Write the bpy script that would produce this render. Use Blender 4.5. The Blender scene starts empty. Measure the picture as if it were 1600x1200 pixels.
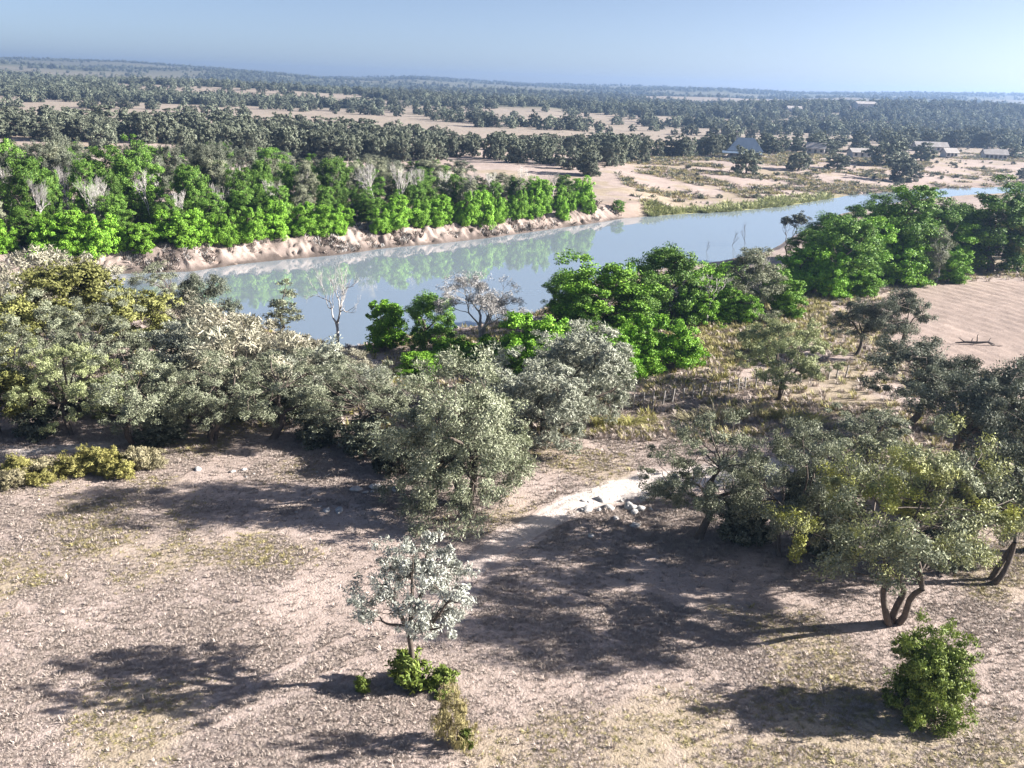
import bpy, math
import numpy as np
from mathutils import Vector, Matrix

# ------------------------------------------------------------------ camera, sky, sun, exposure
scene = bpy.context.scene
COL = scene.collection
PITCH, ROLL = math.radians(18.49), math.radians(2.06)
cam_data = bpy.data.cameras.new('camera')
cam = bpy.data.objects.new('camera', cam_data)
COL.objects.link(cam)
fwd = Vector((0, math.cos(PITCH), -math.sin(PITCH)))
lvl_up = Vector((0, math.sin(PITCH), math.cos(PITCH)))
lvl_r = Vector((1, 0, 0))
c_r = math.cos(ROLL) * lvl_r + math.sin(ROLL) * lvl_up
c_u = -math.sin(ROLL) * lvl_r + math.cos(ROLL) * lvl_up
mw = Matrix((c_r, c_u, -fwd)).transposed().to_4x4()
mw.translation = Vector((0, 0, 24.0))
cam.matrix_world = mw
cam_data.sensor_width = 36
cam_data.lens = 1385 / 1600 * 36
cam_data.clip_start = 0.5
cam_data.clip_end = 30000
scene.camera = cam

SUN_EL, SUN_AZ = math.radians(23), math.radians(87)
world = bpy.data.worlds.new('World')
scene.world = world
world.use_nodes = True
wn, wl = world.node_tree.nodes, world.node_tree.links
bg = wn['Background']
sky = wn.new('ShaderNodeTexSky')
sky.sky_type = 'NISHITA'
sky.sun_disc = False
sky.sun_elevation = SUN_EL
sky.sun_rotation = SUN_AZ
sky.altitude = 200
sky.air_density = 0.42
sky.dust_density = 1.25
sky.ozone_density = 0.0
wl.new(sky.outputs[0], bg.inputs[0])
bg.inputs[1].default_value = 0.05

sun_data = bpy.data.lights.new('sun', 'SUN')
sun_data.energy = 5.0
sun_data.angle = math.radians(0.5)
sun_data.color = (1.0, 0.95, 0.89)
sun = bpy.data.objects.new('sun', sun_data)
COL.objects.link(sun)
sdir = Vector((math.cos(SUN_EL) * math.sin(SUN_AZ), math.cos(SUN_EL) * math.cos(SUN_AZ), math.sin(SUN_EL)))
sun.rotation_euler = sdir.to_track_quat('Z', 'Y').to_euler()
sun.location = (60, 20, 80)

vs = scene.view_settings
vs.view_transform = 'Standard'
vs.look = 'None'
vs.gamma = 1.0
vs.use_curve_mapping = False
vs.exposure = 1.9
scene.render.engine = 'CYCLES'
scene.cycles.volume_bounces = 0
scene.cycles.max_bounces = 5
scene.cycles.diffuse_bounces = 1
scene.cycles.transparent_max_bounces = 4

# ------------------------------------------------------------------ small helpers
def tag(o, label=None, cat=None, group=None, kind=None):
    if label: o['label'] = label
    if cat: o['category'] = cat
    if group: o['group'] = group
    if kind: o['kind'] = kind
    return o


def link(o, parent=None):
    COL.objects.link(o)
    if parent is not None:
        o.parent = parent
    return o


def empty(name, loc, rz=0.0, sc=(1, 1, 1)):
    o = bpy.data.objects.new(name, None)
    o.empty_display_size = 0.3
    link(o)
    o.location = loc
    o.rotation_euler = (0, 0, rz)
    o.scale = sc
    return o


def quad_mesh(name, v, f, mat, smooth=False):
    """v (n,3) array, f (m,4) or (m,3) int array"""
    me = bpy.data.meshes.new(name)
    v = np.ascontiguousarray(v, dtype=np.float32)
    f = np.ascontiguousarray(f, dtype=np.int32)
    k = f.shape[1]
    me.vertices.add(len(v))
    me.vertices.foreach_set('co', v.ravel())
    me.loops.add(f.size)
    me.loops.foreach_set('vertex_index', f.ravel())
    me.polygons.add(len(f))
    me.polygons.foreach_set('loop_start', np.arange(len(f), dtype=np.int32) * k)
    me.polygons.foreach_set('loop_total', np.full(len(f), k, dtype=np.int32))
    if smooth:
        me.polygons.foreach_set('use_smooth', np.ones(len(f), dtype=bool))
    me.update(calc_edges=True)
    if mat is not None:
        me.materials.append(mat)
    return me


def _hash(ix, iy, seed):
    n = (ix * 374761393 + iy * 668265263 + seed * 1442695041) & 0xffffffff
    n = ((n ^ (n >> 13)) * 1274126177) & 0xffffffff
    return ((n ^ (n >> 16)) & 0xffff) / 65535.0


# --- terrain shape (metres; x to the east, y away from the viewpoint, z up; water level -3.5)
WATER = -3.5


def _hsh(ix, iy, seed):
    n = (ix * 374761393 + iy * 668265263 + seed * 1442695041) & 0xffffffff
    n = ((n ^ (n >> 13)) * 1274126177) & 0xffffffff
    return ((n ^ (n >> 16)) & 0xffff) / 65535.0


def vnoise(x, y, s, seed=0):
    x = np.asarray(x, float) / s
    y = np.asarray(y, float) / s
    ix, iy = np.floor(x).astype(np.int64), np.floor(y).astype(np.int64)
    fx, fy = x - ix, y - iy
    fx, fy = fx * fx * (3 - 2 * fx), fy * fy * (3 - 2 * fy)
    a, b = _hsh(ix, iy, seed), _hsh(ix + 1, iy, seed)
    c, d = _hsh(ix, iy + 1, seed), _hsh(ix + 1, iy + 1, seed)
    return (a * (1 - fx) + b * fx) * (1 - fy) + (c * (1 - fx) + d * fx) * fy


def fbm(x, y, s, seed=0, o=4):
    t, amp, n = 0.0, 1.0, 0.0
    for k in range(o):
        t = t + amp * vnoise(x, y, s / 2 ** k, seed + k * 17)
        n += amp
        amp *= 0.5
    return t / n


def sstep(a, b, x):
    t = np.clip((x - a) / (b - a), 0, 1)
    return t * t * (3 - 2 * t)


NEAR_SHORE = [(-68.4, 67.8), (-66.1, 82.7), (-58.6, 97.5), (-46.9, 104.4), (-40.0, 106.7), (-33.4, 103.5), (-25.4, 95.9), (-18.2, 92.2), (-13.2, 96.7),
              (-6.3, 101.9), (0.5, 107.5), (3.9, 114.1), (9.9, 129.5), (20.0, 141.4), (33.3, 151.1), (46.8, 165.1), (59.3, 189.3),
              (77.5, 221.7), (107.0, 255.8), (137.6, 282.4), (199.7, 319.0), (304.3, 364.8)]
FAR_SHORE = [(-87.8, 89.3), (-82.4, 104.9), (-70.3, 118.3), (-57.9, 125.8), (-48.1, 129.5), (-42.6, 136.6), (-36.8, 141.6), (-29.6, 147.0), (-23.3, 154.6),
             (-14.9, 161.1), (-5.9, 169.6), (4.1, 180.8), (15.4, 193.4), (24.2, 204.6), (38.4, 214.8), (54.5, 225.0), (71.6, 240.0),
             (88.1, 259.2), (103.7, 277.0), (130.3, 298.3), (182.0, 327.9), (321.2, 385.7)]


def poly_dist(x, y, pts):
    x, y = np.asarray(x, float), np.asarray(y, float)
    best = np.full(x.shape, 1e9)
    for (ax, ay), (bx, by) in zip(pts[:-1], pts[1:]):
        dx, dy = bx - ax, by - ay
        t = np.clip(((x - ax) * dx + (y - ay) * dy) / (dx * dx + dy * dy), 0, 1)
        best = np.minimum(best, np.hypot(x - ax - t * dx, y - ay - t * dy))
    return best


def in_poly(x, y, poly):
    x, y = np.asarray(x, float), np.asarray(y, float)
    r = np.zeros(x.shape, bool)
    n = len(poly)
    for i in range(n):
        ax, ay = poly[i]
        bx, by = poly[(i + 1) % n]
        if ay == by:
            continue
        c = ((ay > y) != (by > y)) & (x < (bx - ax) * (y - ay) / (by - ay) + ax)
        r ^= c
    return r


RIVER = NEAR_SHORE + FAR_SHORE[::-1]
RIDGE_X = [-3600, -2430, -1800, -1360, -900, -480, 0, 600, 900, 1200, 1800, 2430, 3600]
RIDGE_Z = [66, 70, 72, 58, 36, 54, 40, 52, 50, 44, 62, 70, 66]


def height(x, y):
    x, y = np.asarray(x, float), np.asarray(y, float)
    dn, df = poly_dist(x, y, NEAR_SHORE), poly_dist(x, y, FAR_SHORE)
    ins = in_poly(x, y, RIVER)
    d = np.minimum(dn, df)
    und = (fbm(x, y, 23, 3, 2) - 0.5) * 0.55 + (fbm(x, y, 5, 5, 2) - 0.5) * 0.10
    k = sstep(0, 6, d)
    near = WATER + 0.9 * sstep(0, 2.5, d) + 2.6 * sstep(1.5, 26, d) + und * k
    low = sstep(26, 44, x)                                  # the low plain beyond the bend
    bank = 2.5 * (1 - low) + 0.5 * low
    far = WATER + bank * sstep(0, 5.5 + 6 * low, d) + 1.3 * low * sstep(10, 60, d) + 1.0 * sstep(5, 90, d) + und * 1.4 * k
    z = np.where(dn < df, near, far)
    z = np.where(ins, WATER - 1.3 * sstep(0, 4, d), z)
    rz = np.interp(x / np.maximum(y, 500) * 4200, RIDGE_X, RIDGE_Z)
    hills = (rz + 3) * sstep(520, 4700, y) ** 1.15
    hills = hills + (fbm(x / 1.6, y, 480, 11, 3) - 0.5) * 46 * sstep(600, 1800, y) * (1 - sstep(3000, 4100, y))
    hills = hills + 15 * np.exp(-((x - 620) / 330) ** 2 - ((y - 1180) / 260) ** 2)
    hills = hills + 9 * np.exp(-((x + 420) / 300) ** 2 - ((y - 1150) / 200) ** 2)
    hills = hills - 25 * sstep(4300, 5000, y)
    return z + hills * sstep(520, 900, y)
# --- end terrain shape


def hz(x, y):
    return float(height(np.array([x]), np.array([y]))[0])


# ------------------------------------------------------------------ materials
def new_mat(name):
    m = bpy.data.materials.new(name)
    m.use_nodes = True
    nt = m.node_tree
    for n in list(nt.nodes):
        nt.nodes.remove(n)
    out = nt.nodes.new('ShaderNodeOutputMaterial')
    return m, nt, out


def N(nt, typ, **kw):
    n = nt.nodes.new(typ)
    for k, v in kw.items():
        setattr(n, k, v)
    return n


def mixc(nt, fac, a, b, typ='MIX'):
    n = nt.nodes.new('ShaderNodeMix')
    n.data_type = 'RGBA'
    n.blend_type = typ
    for sock, val in ((n.inputs[0], fac), (n.inputs[6], a), (n.inputs[7], b)):
        if isinstance(val, bpy.types.NodeSocket):
            nt.links.new(val, sock)
        elif isinstance(val, tuple):
            sock.default_value = (*val[:3], 1)
        else:
            sock.default_value = val
    return n.outputs[2]


def ramp(nt, sock, a, b, lo=0.0, hi=1.0):
    n = nt.nodes.new('ShaderNodeMapRange')
    nt.links.new(sock, n.inputs[0])
    n.inputs[1].default_value, n.inputs[2].default_value = a, b
    n.inputs[3].default_value, n.inputs[4].default_value = lo, hi
    return n.outputs[0]


def noise(nt, vec, scale, detail=4, rough=0.55):
    n = nt.nodes.new('ShaderNodeTexNoise')
    n.inputs['Scale'].default_value = scale
    n.inputs['Detail'].default_value = detail
    n.inputs['Roughness'].default_value = rough
    if vec is not None:
        nt.links.new(vec, n.inputs['Vector'])
    return n.outputs[0]


def leaf_mat(name, c1, c2, vary=0.35, transl=0.13, rough=0.6, c3=None, c3amt=0.3):
    """leaf colours differ leaf by leaf, plant by plant and in patches of the crown"""
    m, nt, out = new_mat(name)
    geo = N(nt, 'ShaderNodeNewGeometry')
    oi = N(nt, 'ShaderNodeObjectInfo')
    col = mixc(nt, geo.outputs['Random Per Island'], c1, c2)
    if c3 is not None:
        tc = N(nt, 'ShaderNodeTexCoord')
        nz = noise(nt, tc.outputs['Object'], 0.33, 2)
        col = mixc(nt, ramp(nt, nz, 0.56 - 0.1 * c3amt, 0.64, 0, 1), col, c3)
    v = ramp(nt, oi.outputs['Random'], 0, 1, 1 - vary, 1 + vary)
    col = mixc(nt, 1.0, col, v, 'MULTIPLY')
    p = N(nt, 'ShaderNodeBsdfPrincipled')
    p.inputs['Roughness'].default_value = rough
    p.inputs['Specular IOR Level'].default_value = 0.25
    nt.links.new(col, p.inputs['Base Color'])
    t = N(nt, 'ShaderNodeBsdfTranslucent')
    nt.links.new(col, t.inputs[0])
    mx = N(nt, 'ShaderNodeMixShader')
    mx.inputs[0].default_value = transl
    nt.links.new(p.outputs[0], mx.inputs[1])
    nt.links.new(t.outputs[0], mx.inputs[2])
    nt.links.new(mx.outputs[0], out.inputs[0])
    return m


def plain_mat(name, c1, c2, scale=3.0, rough=0.85, bump=0.0, metallic=0.0, spec=0.3):
    m, nt, out = new_mat(name)
    tc = N(nt, 'ShaderNodeTexCoord')
    nz = noise(nt, tc.outputs['Object'], scale, 5, 0.6)
    p = N(nt, 'ShaderNodeBsdfPrincipled')
    nt.links.new(mixc(nt, ramp(nt, nz, 0.3, 0.7), c1, c2), p.inputs['Base Color'])
    p.inputs['Roughness'].default_value = rough
    p.inputs['Metallic'].default_value = metallic
    p.inputs['Specular IOR Level'].default_value = spec
    if bump:
        b = N(nt, 'ShaderNodeBump')
        b.inputs['Strength'].default_value = bump
        b.inputs['Distance'].default_value = 0.1
        nt.links.new(nz, b.inputs['Height'])
        nt.links.new(b.outputs[0], p.inputs['Normal'])
    nt.links.new(p.outputs[0], out.inputs[0])
    return m


def ground_mat(name):
    """land cover colour from the mesh, broken up with soil, litter and stubble at several sizes"""
    m, nt, out = new_mat(name)
    at = N(nt, 'ShaderNodeAttribute')
    at.attribute_name = 'cover'
    geo = N(nt, 'ShaderNodeNewGeometry')
    pos = geo.outputs['Position']
    n1 = noise(nt, pos, 0.35, 6, 0.65)
    n2 = noise(nt, pos, 2.6, 5, 0.7)
    n3 = noise(nt, pos, 9.0, 3, 0.6)
    col = mixc(nt, 1.0, at.outputs['Color'], ramp(nt, n1, 0.3, 0.7, 0.82, 1.16), 'MULTIPLY')
    col = mixc(nt, ramp(nt, n2, 0.5, 0.68, 0, 0.5), col, mixc(nt, 1.0, col, (0.60, 0.55, 0.50), 'MULTIPLY'))
    col = mixc(nt, ramp(nt, n3, 0.52, 0.64, 0, 0.35), col, mixc(nt, 1.0, col, (0.5, 0.45, 0.4), 'MULTIPLY'))
    p = N(nt, 'ShaderNodeBsdfPrincipled')
    p.inputs['Roughness'].default_value = 0.95
    p.inputs['Specular IOR Level'].default_value = 0.1
    nt.links.new(col, p.inputs['Base Color'])
    add = N(nt, 'ShaderNodeMath', operation='ADD')
    nt.links.new(n2, add.inputs[0])
    nt.links.new(n3, add.inputs[1])
    b = N(nt, 'ShaderNodeBump')
    b.inputs['Strength'].default_value = 0.55
    b.inputs['Distance'].default_value = 0.10
    nt.links.new(add.outputs[0], b.inputs['Height'])
    nt.links.new(b.outputs[0], p.inputs['Normal'])
    nt.links.new(p.outputs[0], out.inputs[0])
    return m


M_GROUND = ground_mat('dry_ground')
M_BARK = plain_mat('bark', (0.07, 0.055, 0.045), (0.14, 0.115, 0.095), 6, 0.9, 0.4)
M_PALEBARK = plain_mat('pale_bark', (0.40, 0.375, 0.35), (0.58, 0.55, 0.52), 5, 0.85, 0.2)
M_GREYWOOD = plain_mat('grey_deadwood', (0.27, 0.255, 0.24), (0.43, 0.41, 0.39), 5, 0.9, 0.14)
M_DARKWOOD = plain_mat('dark_deadwood', (0.035, 0.03, 0.028), (0.07, 0.06, 0.055), 5, 0.9, 0.14)
M_OLIVE = leaf_mat('grey_green_leaf', (0.115, 0.138, 0.072), (0.375, 0.390, 0.280), 0.22)
M_OLIVE_Y = leaf_mat('grey_green_leaf_with_yellow_sprays', (0.080, 0.102, 0.048), (0.360, 0.375, 0.255), 0.15, c3=(0.31, 0.32, 0.07), c3amt=1.2)
M_DARK = leaf_mat('dark_grey_green_leaf', (0.050, 0.064, 0.036), (0.235, 0.250, 0.185), 0.2)
M_SILVER = leaf_mat('silver_leaf', (0.17, 0.19, 0.13), (0.46, 0.47, 0.38), 0.15, 0.14)
M_STRAWLEAF = leaf_mat('straw_coloured_leaf', (0.23, 0.22, 0.15), (0.48, 0.45, 0.35), 0.15, 0.14)
M_LIGHT = leaf_mat('light_green_leaf', (0.17, 0.21, 0.07), (0.46, 0.49, 0.27), 0.05)
M_PALE = leaf_mat('pale_silver_leaf', (0.28, 0.30, 0.25), (0.58, 0.59, 0.53), 0.05, 0.14)
M_YELLOW = leaf_mat('yellow_green_leaf', (0.16, 0.17, 0.05), (0.27, 0.27, 0.09), 0.2)
M_RIVER = leaf_mat('riverside_leaf', (0.042, 0.125, 0.016), (0.200, 0.330, 0.055), 0.35)
M_BRIGHT = leaf_mat('bright_green_leaf', (0.085, 0.225, 0.016), (0.270, 0.470, 0.050), 0.22)
M_RIVGREY = leaf_mat('greyish_riverside_leaf', (0.16, 0.18, 0.10), (0.36, 0.37, 0.26), 0.2)
M_SHRUB = leaf_mat('shrub_leaf', (0.085, 0.130, 0.022), (0.260, 0.320, 0.070), 0.1)
M_BELT = leaf_mat('belt_leaf', (0.090, 0.112, 0.072), (0.245, 0.260, 0.190), 0.3)
M_FAR = leaf_mat('distant_leaf', (0.080, 0.102, 0.066), (0.225, 0.240, 0.175), 0.55, 0.2)
M_STRAW = leaf_mat('dry_grass_blade', (0.34, 0.28, 0.24), (0.48, 0.405, 0.355), 0.18, 0.14)
M_OLIVEGRASS = leaf_mat('olive_grass_blade', (0.27, 0.24, 0.10), (0.40, 0.34, 0.17), 0.2, 0.14)
M_TUSSOCK = leaf_mat('yellow_grass_blade', (0.22, 0.22, 0.06), (0.40, 0.36, 0.13), 0.2, 0.14)
M_TUSSOCK_B = leaf_mat('dull_grass_blade', (0.24, 0.22, 0.12), (0.42, 0.37, 0.24), 0.2, 0.14)
M_REED = leaf_mat('marsh_grass_blade', (0.22, 0.26, 0.09), (0.40, 0.40, 0.20), 0.2, 0.14)
M_ROCK = plain_mat('pale_stone', (0.34, 0.325, 0.31), (0.54, 0.52, 0.50), 2.5, 0.85, 0.4)
M_POST = plain_mat('weathered_post', (0.22, 0.20, 0.18), (0.40, 0.37, 0.34), 5, 0.9, 0.14)
M_WIRE = plain_mat('fence_wire', (0.22, 0.22, 0.22), (0.3, 0.3, 0.3), 5, 0.5, 0, 0.8)
M_WHITEWALL = plain_mat('white_plaster', (0.42, 0.39, 0.36), (0.62, 0.59, 0.55), 0.5, 0.9)
M_BLUEROOF = plain_mat('blue_grey_roof_sheet', (0.09, 0.13, 0.19), (0.13, 0.175, 0.24), 0.5, 0.6)
M_PALEROOF = plain_mat('pale_roof_sheet', (0.26, 0.235, 0.22), (0.42, 0.39, 0.365), 0.45, 0.7)
M_GLASS = plain_mat('dark_window', (0.02, 0.025, 0.03), (0.03, 0.035, 0.04), 2, 0.1, 0, 0, 0.6)
M_TRIM = plain_mat('dark_timber', (0.06, 0.05, 0.045), (0.09, 0.075, 0.065), 3, 0.7)

# ------------------------------------------------------------------ ground
TRACK = [(19.08, 56.13), (14.29, 54.29), (10.27, 53.11), (6.75, 51.33), (3.99, 49.29), (1.41, 46.26), (-0.55, 43.37), (-1.96, 40.37), (-3.02, 37.26)]
SIDE_TRACK = [(-35.87, 53.22), (-32.55, 54.06), (-29.48, 54.73), (-27.01, 55.96), (-24.05, 57.40)]
TRACK_W = [3.4, 4.0, 4.4, 4.0, 2.8, 1.9, 1.8, 1.5, 0.6]
FIELD = [(46.76, 111.81), (53.46, 119.08), (62.39, 123.33), (77.09, 127.03), (100.52, 126.15), (59.83, 71.38), (49.12, 77.42), (42.45, 80.67), (38.26, 82.28), (39.69, 91.53)]
YELLOW_STRIP = [(16.07, 90.96), (22.70, 96.83), (35.63, 111.64), (40.81, 112.44), (32.96, 92.93), (27.57, 86.09), (19.55, 78.76), (15.48, 79.35)]


RUTS = [[(5.56, 27.11), (9.38, 29.00), (12.89, 28.87), (16.09, 28.63), (19.41, 30.31), (21.09, 32.39), (21.54, 34.17)],
        [(4.40, 27.53), (9.31, 29.83), (13.16, 29.70), (15.90, 29.41), (18.82, 30.75), (20.10, 32.35), (20.55, 33.90)],
        [(-3.02, 37.26), (-5.32, 33.95), (-8.28, 30.66), (-11.77, 27.80), (-13.93, 26.01)], [(-4.04, 38.08), (-6.64, 34.91), (-9.61, 31.69), (-13.14, 28.82), (-15.45, 26.75)]]


def rut_dist(x, y):
    return np.minimum.reduce([poly_dist(x, y, r) for r in RUTS])


def cover_colour(x, y):
    """albedo of the land cover at x, y"""
    dry_a, dry_b = np.array([0.47, 0.385, 0.345]), np.array([0.37, 0.298, 0.262])
    olive = np.array([0.33, 0.275, 0.155])
    n1, n2 = fbm(x, y, 14, 31, 4)[:, None], fbm(x, y, 7, 41, 3)[:, None]
    c = dry_a * (1 - n1) + dry_b * n1
    m = sstep(0.50, 0.68, n2 + 0.25 * (fbm(x, y, 40, 51, 2)[:, None] - 0.5))
    c = c * (1 - 0.5 * m) + olive * 0.5 * m
    bare = (sstep(0.56, 0.66, fbm(x, y, 4.5, 45, 3)) * (y < 75))[:, None] * 0.55
    c = c * (1 - bare) + np.array([0.44, 0.355, 0.31]) * bare
    ys = np.where(in_poly(x, y, YELLOW_STRIP), 1.0, 0.0)[:, None]
    c = c * (1 - 0.75 * ys) + np.array([0.37, 0.31, 0.15]) * 0.75 * ys
    dn, df = poly_dist(x, y, NEAR_SHORE), poly_dist(x, y, FAR_SHORE)
    ins = in_poly(x, y, RIVER)
    farside = ((df < dn) & ~ins)
    clay = np.where(farside, 1 - sstep(5, 11, df), 0.0)[:, None]
    c = c * (1 - clay) + (np.array([0.30, 0.235, 0.20]) * (0.75 + 0.5 * n2)) * clay
    marsh = np.where(farside, (1 - sstep(4, 13, df + 8 * n2[:, 0])) * sstep(26, 40, x) * (1 - sstep(80, 110, x)), 0.0)[:, None]
    c = c * (1 - marsh) + np.array([0.36, 0.36, 0.17]) * marsh
    bed = np.where(ins, 1.0, 0.0)[:, None]
    c = c * (1 - bed) + np.array([0.10, 0.11, 0.09]) * bed
    # under the riverside wood on the far side: leaf litter
    lit = np.where(farside, sstep(5, 10, df) * (1 - sstep(30, 60, df + 30 * (n2[:, 0] - 0.5))) * (1 - sstep(4, 26, x + 26 * (n2[:, 0] - 0.5))), 0.0)[:, None]
    c = c * (1 - 0.7 * lit) + np.array([0.13, 0.12, 0.07]) * 0.7 * lit
    fl = sstep(330, 560, y)[:, None] * 0.8
    c = c * (1 - fl) + np.array([0.31, 0.265, 0.215]) * (0.8 + 0.4 * n1) * fl
    # distant scrub
    wood = (sstep(0.44, 0.56, fbm(x / 2.6, y, 120, 61, 4)) * sstep(560, 900, y))[:, None]
    wood = np.maximum(wood, 0.8 * sstep(1500, 2600, y)[:, None])
    c = c * (1 - wood) + np.array([0.105, 0.115, 0.07]) * wood
    pale = (sstep(0.62, 0.72, fbm(x, y, 180, 71, 3)) * sstep(420, 700, y) * (1 - 0.9 * sstep(1600, 2800, y)))[:, None] * 0.7
    c = c * (1 - pale) + np.array([0.32, 0.275, 0.23]) * pale
    return np.clip(c, 0.01, 0.9)


def set_cover(me, c):
    a = me.attributes.new('cover', 'FLOAT_COLOR', 'POINT')
    a.data.foreach_set('color', np.concatenate([c, np.ones((len(c), 1))], 1).astype(np.float32).ravel())


def grid_faces(nx, ny):
    i = np.arange(nx - 1)[None, :] + np.arange(ny - 1)[:, None] * nx
    i = i.ravel()
    return np.stack([i, i + 1, i + 1 + nx, i + nx], 1)


def axis(spans, grow, end):
    a = [spans[0][0]]
    for _, to, st in spans:
        n = int(round((to - a[-1]) / st))
        a += list(np.linspace(a[-1], to, n + 1)[1:])
    st = spans[-1][2]
    while a[-1] < end:
        st *= grow
        a.append(a[-1] + st)
    return np.array(a)


gy = np.concatenate([-axis([(0, 10, 5)], 1.5, 200)[::-1][:-1], axis([(0, 24, 2.0), (24, 120, 0.65), (120, 260, 1.3)], 1.035, 5050)])
gx = axis([(0, 60, 0.75), (60, 200, 1.6)], 1.045, 6500)
gx = np.concatenate([-gx[::-1][:-1], gx])
X, Y = np.meshgrid(gx, gy)
xs, ys_ = X.ravel(), Y.ravel()
gz = height(xs, ys_)
me = quad_mesh('ground', np.stack([xs, ys_, gz], 1), grid_faces(len(gx), len(gy)), M_GROUND, True)
set_cover(me, cover_colour(xs, ys_))
tag(link(bpy.data.objects.new('ground', me)), kind='structure')

# river
m, nt, out = new_mat('river_water')
p = N(nt, 'ShaderNodeBsdfPrincipled')
p.inputs['Base Color'].default_value = (0.225, 0.275, 0.315, 1)
p.inputs['Roughness'].default_value = 0.02
p.inputs['IOR'].default_value = 5.0
p.inputs['Specular IOR Level'].default_value = 0.5
geo = N(nt, 'ShaderNodeNewGeometry')
mp = N(nt, 'ShaderNodeMapping')
mp.inputs['Scale'].default_value = (0.5, 1.6, 1)
nt.links.new(geo.outputs['Position'], mp.inputs[0])
nz = noise(nt, mp.outputs[0], 0.9, 3, 0.5)
b = N(nt, 'ShaderNodeBump')
b.inputs['Strength'].default_value = 0.06
b.inputs['Distance'].default_value = 0.05
nt.links.new(nz, b.inputs['Height'])
nt.links.new(b.outputs[0], p.inputs['Normal'])
nt.links.new(p.outputs[0], out.inputs[0])
M_WATER = m
wx = [min(q[0] for q in RIVER) - 5, max(q[0] for q in RIVER) + 5]
wy = [min(q[1] for q in RIVER) - 5, max(q[1] for q in RIVER) + 5]
nv, nf = [], []
left_pts, right_pts = NEAR_SHORE, FAR_SHORE
for i, ((ax, ay), (bx, by)) in enumerate(zip(NEAR_SHORE, FAR_SHORE)):
    d = Vector((bx - ax, by - ay)).normalized() * 2.0
    nv += [(ax - d.x, ay - d.y, WATER), (bx + d.x, by + d.y, WATER)]
    if i:
        nf.append((2 * i - 2, 2 * i, 2 * i + 1, 2 * i - 1))
me = quad_mesh('river', np.array(nv), np.array(nf), M_WATER)
tag(link(bpy.data.objects.new('river', me)), kind='structure')


def resample(pts, step):
    pts = np.array(pts, float)
    seg = np.hypot(*np.diff(pts[:, :2], axis=0).T)
    s = np.concatenate([[0], np.cumsum(seg)])
    n = max(int(s[-1] / step), 2)
    t = np.linspace(0, s[-1], n)
    r = np.stack([np.interp(t, s, pts[:, k]) for k in range(pts.shape[1])], 1)
    for _ in range(3):
        r[1:-1] = 0.25 * r[:-2] + 0.5 * r[1:-1] + 0.25 * r[2:]
    return r, t


# sandy track
for TRK, TRK_W in ((TRACK, TRACK_W), (SIDE_TRACK, [2.2, 2.2, 2.0, 1.6, 1.0])):
  tr, tt = resample([(*a, w) for a, w in zip(TRK, TRK_W)], 0.25)
  tan = np.gradient(tr[:, :2], axis=0)
  tan /= np.linalg.norm(tan, axis=1)[:, None]
  nrm = np.stack([-tan[:, 1], tan[:, 0]], 1)
  K = 15
  uu = np.linspace(-1, 1, K)
  wob = np.stack([1 + 0.5 * (fbm(tt, tt * 0 + s, 2.2, 5, 3) - 0.5) for s in (3.0, 90.0)], 1)
  vx, cv = [], []
  for i in range(len(tr)):
      for u in uu:
          w = tr[i, 2] * 0.5 * (wob[i, 0] if u < 0 else wob[i, 1])
          q = tr[i, :2] + nrm[i] * u * w
          rut = -0.035 * math.exp(-((abs(u) - 0.5) / 0.16) ** 2)
          vx.append((q[0], q[1], 0.03 + 0.03 * (1 - u * u) + rut))
  vx = np.array(vx)
  vx[:, 2] += height(vx[:, 0], vx[:, 1])
  me = quad_mesh('track', vx, grid_faces(K, len(tr)), M_GROUND, True)
  n = fbm(vx[:, 0], vx[:, 1], 1.5, 9, 3)[:, None]
  edge = np.tile(np.abs(uu), len(tr))[:, None] + 0.5 * (n - 0.5)
  edge = sstep(0.55, 0.95, edge)
  edge = np.maximum(edge, 0.75 * sstep(0.5, 0.78, np.repeat(tt / tt[-1], K))[:, None])
  set_cover(me, np.array([0.64, 0.57, 0.52]) * (0.88 + 0.24 * n) * (1 - edge) + cover_colour(vx[:, 0], vx[:, 1]) * edge)
  tag(link(bpy.data.objects.new('track', me)), kind='structure')

# ploughed field, furrows in long arcs
FURROW = (35.22, 77.79)
fx0, fx1 = min(q[0] for q in FIELD), max(q[0] for q in FIELD)
fy0, fy1 = min(q[1] for q in FIELD), max(q[1] for q in FIELD)
fx, fy = np.arange(fx0, fx1, 0.42), np.arange(fy0, fy1, 0.42)
X, Y = np.meshgrid(fx, fy)
xs, ys_ = X.ravel(), Y.ravel()
rr = np.hypot(xs - FURROW[0], (ys_ - FURROW[1]) * 0.55) + 1.6 * (fbm(xs, ys_, 16, 77, 2) - 0.5)
ridge = np.sin(rr * 2 * math.pi / 1.6)
zf = height(xs, ys_) + 0.12 + 0.04 * ridge * (0.1 + fbm(xs, ys_, 9, 21, 2)) + 0.10 * (fbm(xs, ys_, 1.2, 22, 2) - 0.5)
inside = in_poly(xs + 1.2 * (fbm(xs, ys_, 5, 8, 3) - 0.5), ys_ + 1.6 * (fbm(xs, ys_, 5, 18, 3) - 0.5), FIELD)
fc = grid_faces(len(fx), len(fy))
fc = fc[inside[fc].all(1)]
used = np.unique(fc)
remap = np.zeros(len(xs), int)
remap[used] = np.arange(len(used))
me = quad_mesh('ploughed_field', np.stack([xs, ys_, zf], 1)[used], remap[fc], M_GROUND, True)
n = fbm(xs, ys_, 8, 15, 4)[used][:, None]
set_cover(me, np.array([0.36, 0.285, 0.245]) * (0.8 + 0.34 * n) * (1 + 0.05 * ridge[used][:, None]))
tag(link(bpy.data.objects.new('ploughed_field', me)), kind='structure')

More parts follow.
